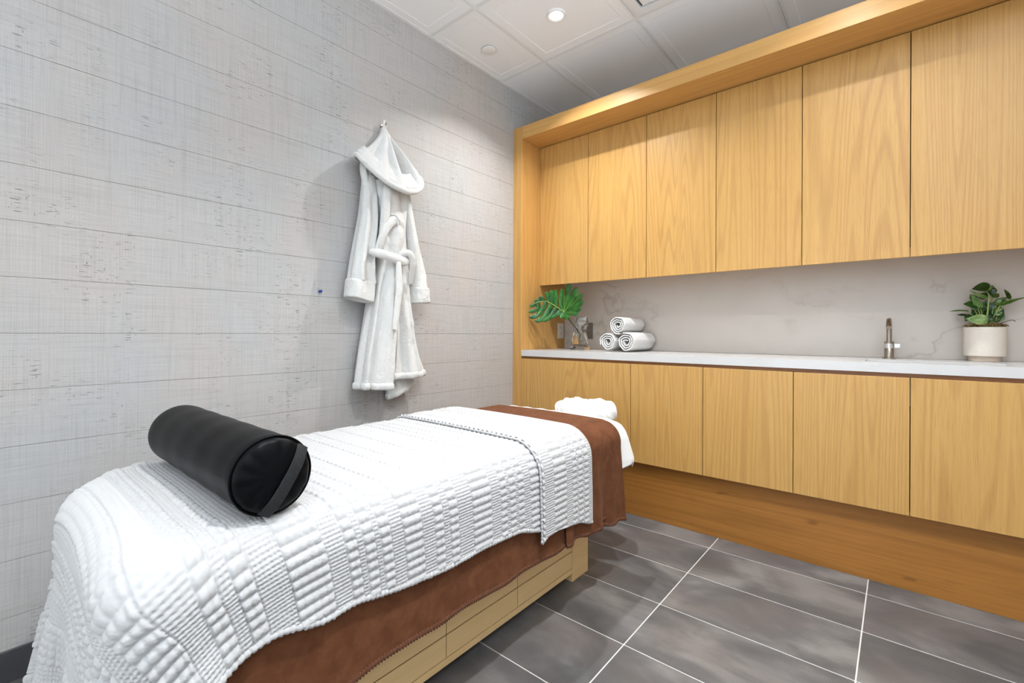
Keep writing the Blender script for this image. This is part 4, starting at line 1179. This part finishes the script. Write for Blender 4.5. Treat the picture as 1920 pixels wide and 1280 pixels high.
towel_roll(0.622, ZCT + 0.0615, 0.0610, 2.628, 2.90, 2.2, 'rolled white towel at the lower left of the pile of three', 1.0)
towel_roll(0.752, ZCT + 0.0630, 0.0635, 2.618, 2.93, 0.6, 'rolled white towel at the lower right of the pile of three', 0.985)
towel_roll(0.690, ZCT + 0.168, 0.0605, 2.632, 2.92, 3.6, 'rolled white towel lying on top of two others', 0.985)

# ---- tap
FX, FY = 2.003, 2.870
fa = empty('basin_tap', (FX, FY, ZCT)); tag(fa, 'brushed nickel sink tap with side lever on the white counter', 'tap')
lathe('base_flange', [(0.0265, 0.0003), (0.0265, 0.003), (0.021, 0.005)], (FX, FY, ZCT), M['steel'], fa)
lathe('lower_body', [(0.0185, 0.005), (0.0185, 0.048), (0.0175, 0.0495)], (FX, FY, ZCT), M['steel'], fa)
lathe('valve_ring', [(0.0188, 0.0498), (0.0188, 0.0715), (0.0178, 0.0725)], (FX, FY, ZCT), M['chrome'], fa)
lathe('upper_collar', [(0.0185, 0.0728), (0.0185, 0.080), (0.0172, 0.0815)], (FX, FY, ZCT), M['steel'], fa)
lathe('riser', [(0.0105, 0.0815), (0.0105, 0.128)], (FX, FY, ZCT), M['steel'], fa)
sweep('spout', [(FX, FY, ZCT + 0.124), (FX, FY - 0.002, ZCT + 0.150), (FX, FY - 0.012, ZCT + 0.172), (FX, FY - 0.032, ZCT + 0.184), (FX, FY - 0.060, ZCT + 0.180), (FX, FY - 0.085, ZCT + 0.166), (FX, FY - 0.105, ZCT + 0.148)], 0.0105, M['steel'], fa, res=40, n=20, up=(1, 0, 0), rounded=False)
bm = bmesh.new(); add_box(bm, (FX + 0.0190, FX + 0.0415), (FY - 0.010, FY + 0.010), (ZCT + 0.0515, ZCT + 0.0705), 0.002)
bm_obj('lever', bm, M['chrome'], fa)

# ---- potted pothos
PX, PY = 2.327, 2.883
po = empty('potted_pothos', (PX, PY, ZCT)); tag(po, 'leafy green pothos in a cream footed pot at the right end of the counter', 'plant')
pot = lathe('pot', [(0.056, 0.022), (0.0665, 0.024), (0.0675, 0.028), (0.0675, 0.147), (0.0665, 0.1495), (0.0630, 0.150), (0.0615, 0.147), (0.0605, 0.135)], (PX, PY, ZCT), M['pot'], po, n=64)
lathe('pot_foot', [(0.050, 0.0003), (0.052, 0.002), (0.052, 0.0217)], (PX, PY, ZCT), M['pot_foot'], po, n=64)
# moss mound: many short curled strands gathered into one bed
Vm = []; Fm = []
def strand(c, d, l, r):
    p = np.array(c); i0 = len(Vm); dd = np.array(d, float); dd /= np.linalg.norm(dd)
    s1 = np.cross(dd, (0.3, 0.5, 0.8)); s1 /= np.linalg.norm(s1); s2 = np.cross(dd, s1)
    for k in range(4):
        q = p + dd * l * k / 3 + np.array([0, 0, 0.35 * l * math.sin(PI * k / 3)])
        for j in range(3):
            Vm.append(tuple(q + r * (s1 * math.cos(j * 2.094) + s2 * math.sin(j * 2.094))))
    for k in range(3):
        for j in range(3): Fm.append((i0 + k * 3 + j, i0 + k * 3 + (j + 1) % 3, i0 + k * 3 + 3 + (j + 1) % 3, i0 + k * 3 + 3 + j))
for k in range(420):
    a_ = rng.random() * 2 * PI; r_ = 0.060 * math.sqrt(rng.random()); b_ = rng.random() * 2 * PI
    strand((PX + r_ * math.cos(a_), PY + r_ * math.sin(a_), ZCT + 0.148 + 0.010 * (1 - (r_ / 0.062) ** 2) + 0.004 * rng.random()), (math.cos(b_), math.sin(b_), 0.1), 0.012 + 0.012 * rng.random(), 0.0013)
ms = py_obj('moss', Vm, Fm, M['moss'], po, smooth=False); ms['kind'] = 'stuff'
lathe('soil', [(0.0605, 0.130), (0.0605, 0.140), (0.03, 0.146), (0.0, 0.148)], (PX, PY, ZCT), M['moss'], po, n=40)

def leaf_grid(base, tip, width, normal, droop=0.15, cup=0.25, nu=16, nv=9, heart=0.5):
    base, tip = np.array(base, float), np.array(tip, float)
    d = tip - base; L_ = np.linalg.norm(d); d /= L_
    nrm = np.array(normal, float); nrm -= d * nrm.dot(d); nrm /= np.linalg.norm(nrm) + 1e-9
    s_ = np.cross(d, nrm)
    u = np.linspace(0, 1, nu); v = np.linspace(-1, 1, nv)
    prof = np.sin(PI * np.clip(u, 0, 1) ** 0.62) ** 0.85 * (1 - 0.15 * u)
    back = -0.10 * heart * np.exp(-(u / 0.12) ** 2)
    P = np.zeros((nu, nv, 3))
    for j, vv in enumerate(v):
        w = width / 2 * prof * vv
        along = (u + back * abs(vv)) * L_
        lift = -droop * L_ * u ** 2 + cup * np.abs(w) + 0.03 * width * np.sin(u * 9 + vv * 2)
        P[:, j] = base + d * along[:, None] + s_ * w[:, None] + nrm * lift[:, None]
    return P
def px(cx_, cy_, dy=0.0): return np.array([PX + (cx_ - 485) * 0.000232, PY + dy, ZCT + 0.149 + (725 - cy_) * 0.000335])
leaves = [  # base, tip (measured on a frontal sketch), width, depth base, depth tip, material, facing
    ((555, 200), (308, 215), 0.050, -0.010, -0.030, 'leaf_dark', (0.2, -0.9, 0.5)), ((545, 205), (455, 275), 0.024, -0.012, -0.035, 'leaf_pale', (0, -0.6, 0.8)),
    ((560, 190), (660, 245), 0.022, -0.010, 0.005, 'leaf_mid', (0.2, -0.6, 0.8)), ((560, 210), (590, 340), 0.034, -0.012, -0.02, 'leaf_dark', (0.3, -0.95, 0.2)),
    ((535, 345), (270, 250), 0.020, 0.005, -0.015, 'leaf_pale', (0.3, -0.5, -0.8)), ((430, 480), (300, 300), 0.030, -0.010, -0.035, 'leaf_mid', (-0.3, -0.9, 0.4)),
    ((380, 440), (195, 410), 0.042, -0.012, -0.040, 'leaf_dark', (-0.2, -0.9, 0.5)), ((260, 510), (0, 490), 0.018, -0.010, -0.030, 'leaf_mid', (-0.1, -0.5, 0.85)),
    ((250, 570), (105, 548), 0.020, -0.005, -0.010, 'leaf_dark', (-0.1, -0.6, 0.8)), ((510, 640), (225, 610), 0.052, -0.035, -0.055, 'leaf_pale', (0.05, -0.98, 0.2)),
    ((690, 445), (1000, 325), 0.024, -0.005, 0.010, 'leaf_mid', (-0.1, -0.6, 0.8)), ((810, 365), (760, 225), 0.022, 0.005, 0.010, 'leaf_dark', (0.6, -0.8, 0.1)),
    ((650, 430), (770, 335), 0.036, 0.012, 0.005, 'leaf_mid', (0.1, -0.8, 0.6)), ((600, 520), (500, 370), 0.040, 0.012, 0.008, 'leaf_dark', (0, -0.95, 0.3)),
    ((640, 540), (610, 390), 0.036, 0.018, 0.01, 'leaf_dark', (0.2, -0.95, 0.3)), ((470, 540), (400, 380), 0.036, 0.010, 0.0, 'leaf_dark', (-0.1, -0.95, 0.3)),
    ((400, 620), (320, 470), 0.036, 0.010, -0.01, 'leaf_dark', (-0.2, -0.95, 0.2)), ((700, 640), (740, 500), 0.022, 0.012, 0.02, 'leaf_mid', (0.2, -0.9, 0.3)),
    ((560, 640), (620, 480), 0.030, 0.005, 0.01, 'leaf_dark', (0.1, -0.95, 0.3)), ((300, 560), (210, 640), 0.030, -0.01, -0.02, 'leaf_dark', (-0.5, -0.8, 0.3)),
    ((600, 330), (690, 280), 0.032, 0.020, 0.030, 'leaf_mid', (0.1, -0.7, 0.6)), ((450, 350), (520, 250), 0.034, 0.020, 0.025, 'leaf_dark', (-0.1, -0.9, 0.4)), ((360, 360), (300, 280), 0.028, 0.02, 0.02, 'leaf_mid', (0, -0.9, 0.4))]
pr_ = random.Random(5)
for k in range(16):
    bx_, by_ = pr_.uniform(330, 680), pr_.uniform(470, 660)
    ang_ = math.radians(pr_.uniform(50, 130)); ln = pr_.uniform(90, 150)
    leaves.append(((bx_, by_), (bx_ + ln * 1.3 * math.cos(ang_), by_ - ln * math.sin(ang_)), pr_.uniform(0.026, 0.038), pr_.uniform(-0.015, 0.02), pr_.uniform(-0.02, 0.025), pr_.choice(['leaf_dark', 'leaf_dark', 'leaf_mid']), (pr_.uniform(-0.4, 0.4), -0.9, pr_.uniform(0.1, 0.6))))
for k, (b_, t_, w_, d0, d1, mt, nn) in enumerate(leaves):
    base, tip = px(*b_, d0), px(*t_, d1)
    lf_ = grid_obj('leaf', leaf_grid(base, tip, w_, nn, 0.12, 0.22), M[mt], po)
    sm = lf_.modifiers.new('thickness', 'SOLIDIFY'); sm.thickness = 0.0006; sm.offset = 0
    root = np.array([PX + (base[0] - PX) * 0.25, PY - 0.004 + (base[1] - PY) * 0.4, ZCT + 0.146])
    mid = (root + base) / 2 + np.array([0, 0, 0.008])
    if base[2] - root[2] > 0.01:
        sweep('stem', [root, mid, base], [0.0028, 0.0020] if k in (0, 10, 2) else [0.0018, 0.0013], M['stem'], po, res=14, n=8, up=(0.3, 0.9, 0.1))
sweep('dry_stem', [px(660, 690, -0.01), px(740, 655, -0.02), px(830, 635, -0.02), px(870, 650, -0.02)], 0.0014, M['stem_dark'], po, res=16, n=6, up=(0, 1, 0.1))

# ---- monstera leaf in a faceted glass vase
VX, VY = 0.345, 2.745
va = empty('glass_vase', (VX, VY, ZCT)); tag(va, 'clear faceted glass vase holding one monstera leaf', 'vase')
def poly_ring(r, z, rot, dx=0.0, n=4): return [(VX + dx + r * math.cos(rot + 2 * PI * k / n), VY + r * math.sin(rot + 2 * PI * k / n), ZCT + z) for k in range(n)]
outer = [poly_ring(0.066, 0.0004, 0.5), poly_ring(0.068, 0.012, 0.5), poly_ring(0.044, 0.130, 0.9, 0.002), poly_ring(0.056, 0.190, 1.15, 0.016), poly_ring(0.046, 0.232, 1.3, 0.022)]
innr = [poly_ring(0.040, 0.232, 1.3, 0.022), poly_ring(0.050, 0.190, 1.15, 0.016), poly_ring(0.038, 0.130, 0.9, 0.002), poly_ring(0.058, 0.026, 0.5)]
rg = outer + innr; V = [p for r in rg for p in r]; Fc = []
for i in range(len(rg) - 1):
    for k in range(4):
        Fc.append((i * 4 + k, i * 4 + (k + 1) % 4, (i + 1) * 4 + (k + 1) % 4)); Fc.append((i * 4 + k, (i + 1) * 4 + (k + 1) % 4, (i + 1) * 4 + k))
Fc.append(tuple(range(4))[::-1]); Fc.append(tuple((len(rg) - 1) * 4 + k for k in range(4)))
py_obj('vase_glass', V, Fc, M['glass'], va, smooth=False)
ml = empty('monstera_leaf', (VX, VY, ZCT + 0.03)); tag(ml, 'large glossy split monstera leaf leaning left out of the vase', 'leaf')
# outline in leaf sketch units; joint of the stalk at J
J = (765, 555)
def mleaf(p, lift=0.0):
    """sketch units -> a curved surface: leans left, cupped along the midrib, tips drooping towards the room"""
    du, z_ = p[0] - J[0], (J[1] - p[1]) * 0.000455
    x_ = du * (0.00028 if du < 0 else 0.00050)
    dy = -0.000305 * max(-du, 0) + 0.05 * max(x_, 0) + 0.10 * max(z_, 0) - 0.30 * max(-z_, 0) - 0.5 * z_ * z_
    return (0.272 + x_, 2.655 + dy + lift, 1.193 + z_)
MID = np.array([(765, 555), (680, 500), (570, 440), (470, 405), (330, 415), (215, 455)], float)
lobes = [  # root on the midrib (0..1), bend point, tip, width at root, width at the tip
    (0.95, (280, 440), (176, 470), 70, 52), (0.80, (300, 520), (160, 556), 80, 52), (0.62, (330, 600), (190, 632), 95, 56), (0.45, (420, 650), (300, 690), 110, 60), (0.28, (540, 620), (430, 690), 120, 70), (0.12, (640, 590), (560, 640), 110, 60),
    (0.85, (330, 380), (250, 400), 70, 46), (0.72, (390, 360), (330, 335), 80, 56), (0.55, (480, 310), (440, 262), 90, 66), (0.42, (550, 300), (540, 225), 90, 70), (0.30, (620, 330), (615, 215), 80, 60),
    (0.10, (700, 380), (725, 200), 70, 70), (0.0, (800, 330), (840, 130), 80, 96), (0.0, (880, 350), (955, 190), 90, 84), (0.0, (930, 400), (1035, 285), 100, 74), (0.0, (950, 470), (1045, 390), 110, 80), (0.0, (920, 530), (1020, 500), 110, 90), (0.0, (890, 560), (985, 600), 100, 70),
    (0.0, (790, 610), (850, 650), 90, 70), (0.0, (740, 600), (735, 650), 110, 66)]
VL = []; FL = []
for r0, bend, tip, w0, w1 in lobes:
    root = catmull(MID, 101)[int(r0 * 100)]
    ctr = catmull([root, bend, tip], 22)
    T_ = np.gradient(ctr, axis=0); T_ /= np.linalg.norm(T_, axis=1)[:, None]; S_ = np.stack([-T_[:, 1], T_[:, 0]], 1)
    tt = np.linspace(0, 1, 22)
    wd = (w0 + (w1 - w0) * tt) * np.sqrt(np.clip(1 - np.clip((tt - 0.72) / 0.28, 0, 1) ** 2.2, 0.0004, 1)) * (0.55 + 0.45 * np.clip(tt / 0.3, 0, 1))
    i0 = len(VL)
    for k in range(22):
        for jv in range(7):
            q = ctr[k] + S_[k] * wd[k] / 2 * (jv / 3 - 1)
            p3 = np.array(mleaf(q)); p3[1] += 0.0035 * (jv / 3 - 1) ** 2 * (w0 / 90)
            VL.append(tuple(p3))
    for k in range(21):
        for jv in range(6): FL.append((i0 + k * 7 + jv, i0 + k * 7 + jv + 1, i0 + (k + 1) * 7 + jv + 1, i0 + (k + 1) * 7 + jv))
bld = py_obj('leaf_blade', VL, FL, M['monstera'], ml)
sm = bld.modifiers.new('thickness', 'SOLIDIFY'); sm.thickness = 0.0012; sm.offset = 0
mr = [mleaf(p, -0.003) for p in ((765, 555), (680, 500), (570, 440), (470, 400), (330, 405), (220, 450))]
sweep('midrib', mr, [0.0042, 0.0014], M['midrib'], ml, res=30, n=8, up=(0, 1, 0))
for p in ((1000, 240), (860, 150), (1040, 320), (940, 560), (620, 260), (760, 220)):
    sweep('vein', [mleaf(J, -0.003), mleaf(((J[0] + p[0]) / 2, (J[1] + p[1]) / 2), -0.003), mleaf(p, -0.002)], [0.0016, 0.0006], M['midrib'], ml, res=10, n=6, up=(0, 1, 0.1))
sweep('stalk', [mleaf(J, 0.002), (0.305, 2.70, 1.12), (0.345, 2.735, 1.05), (0.352, 2.745, 0.985), (0.348, 2.745, 0.962)], 0.0042, M['stem_dark'], ml, res=30, n=10, up=(0, 1, 0))
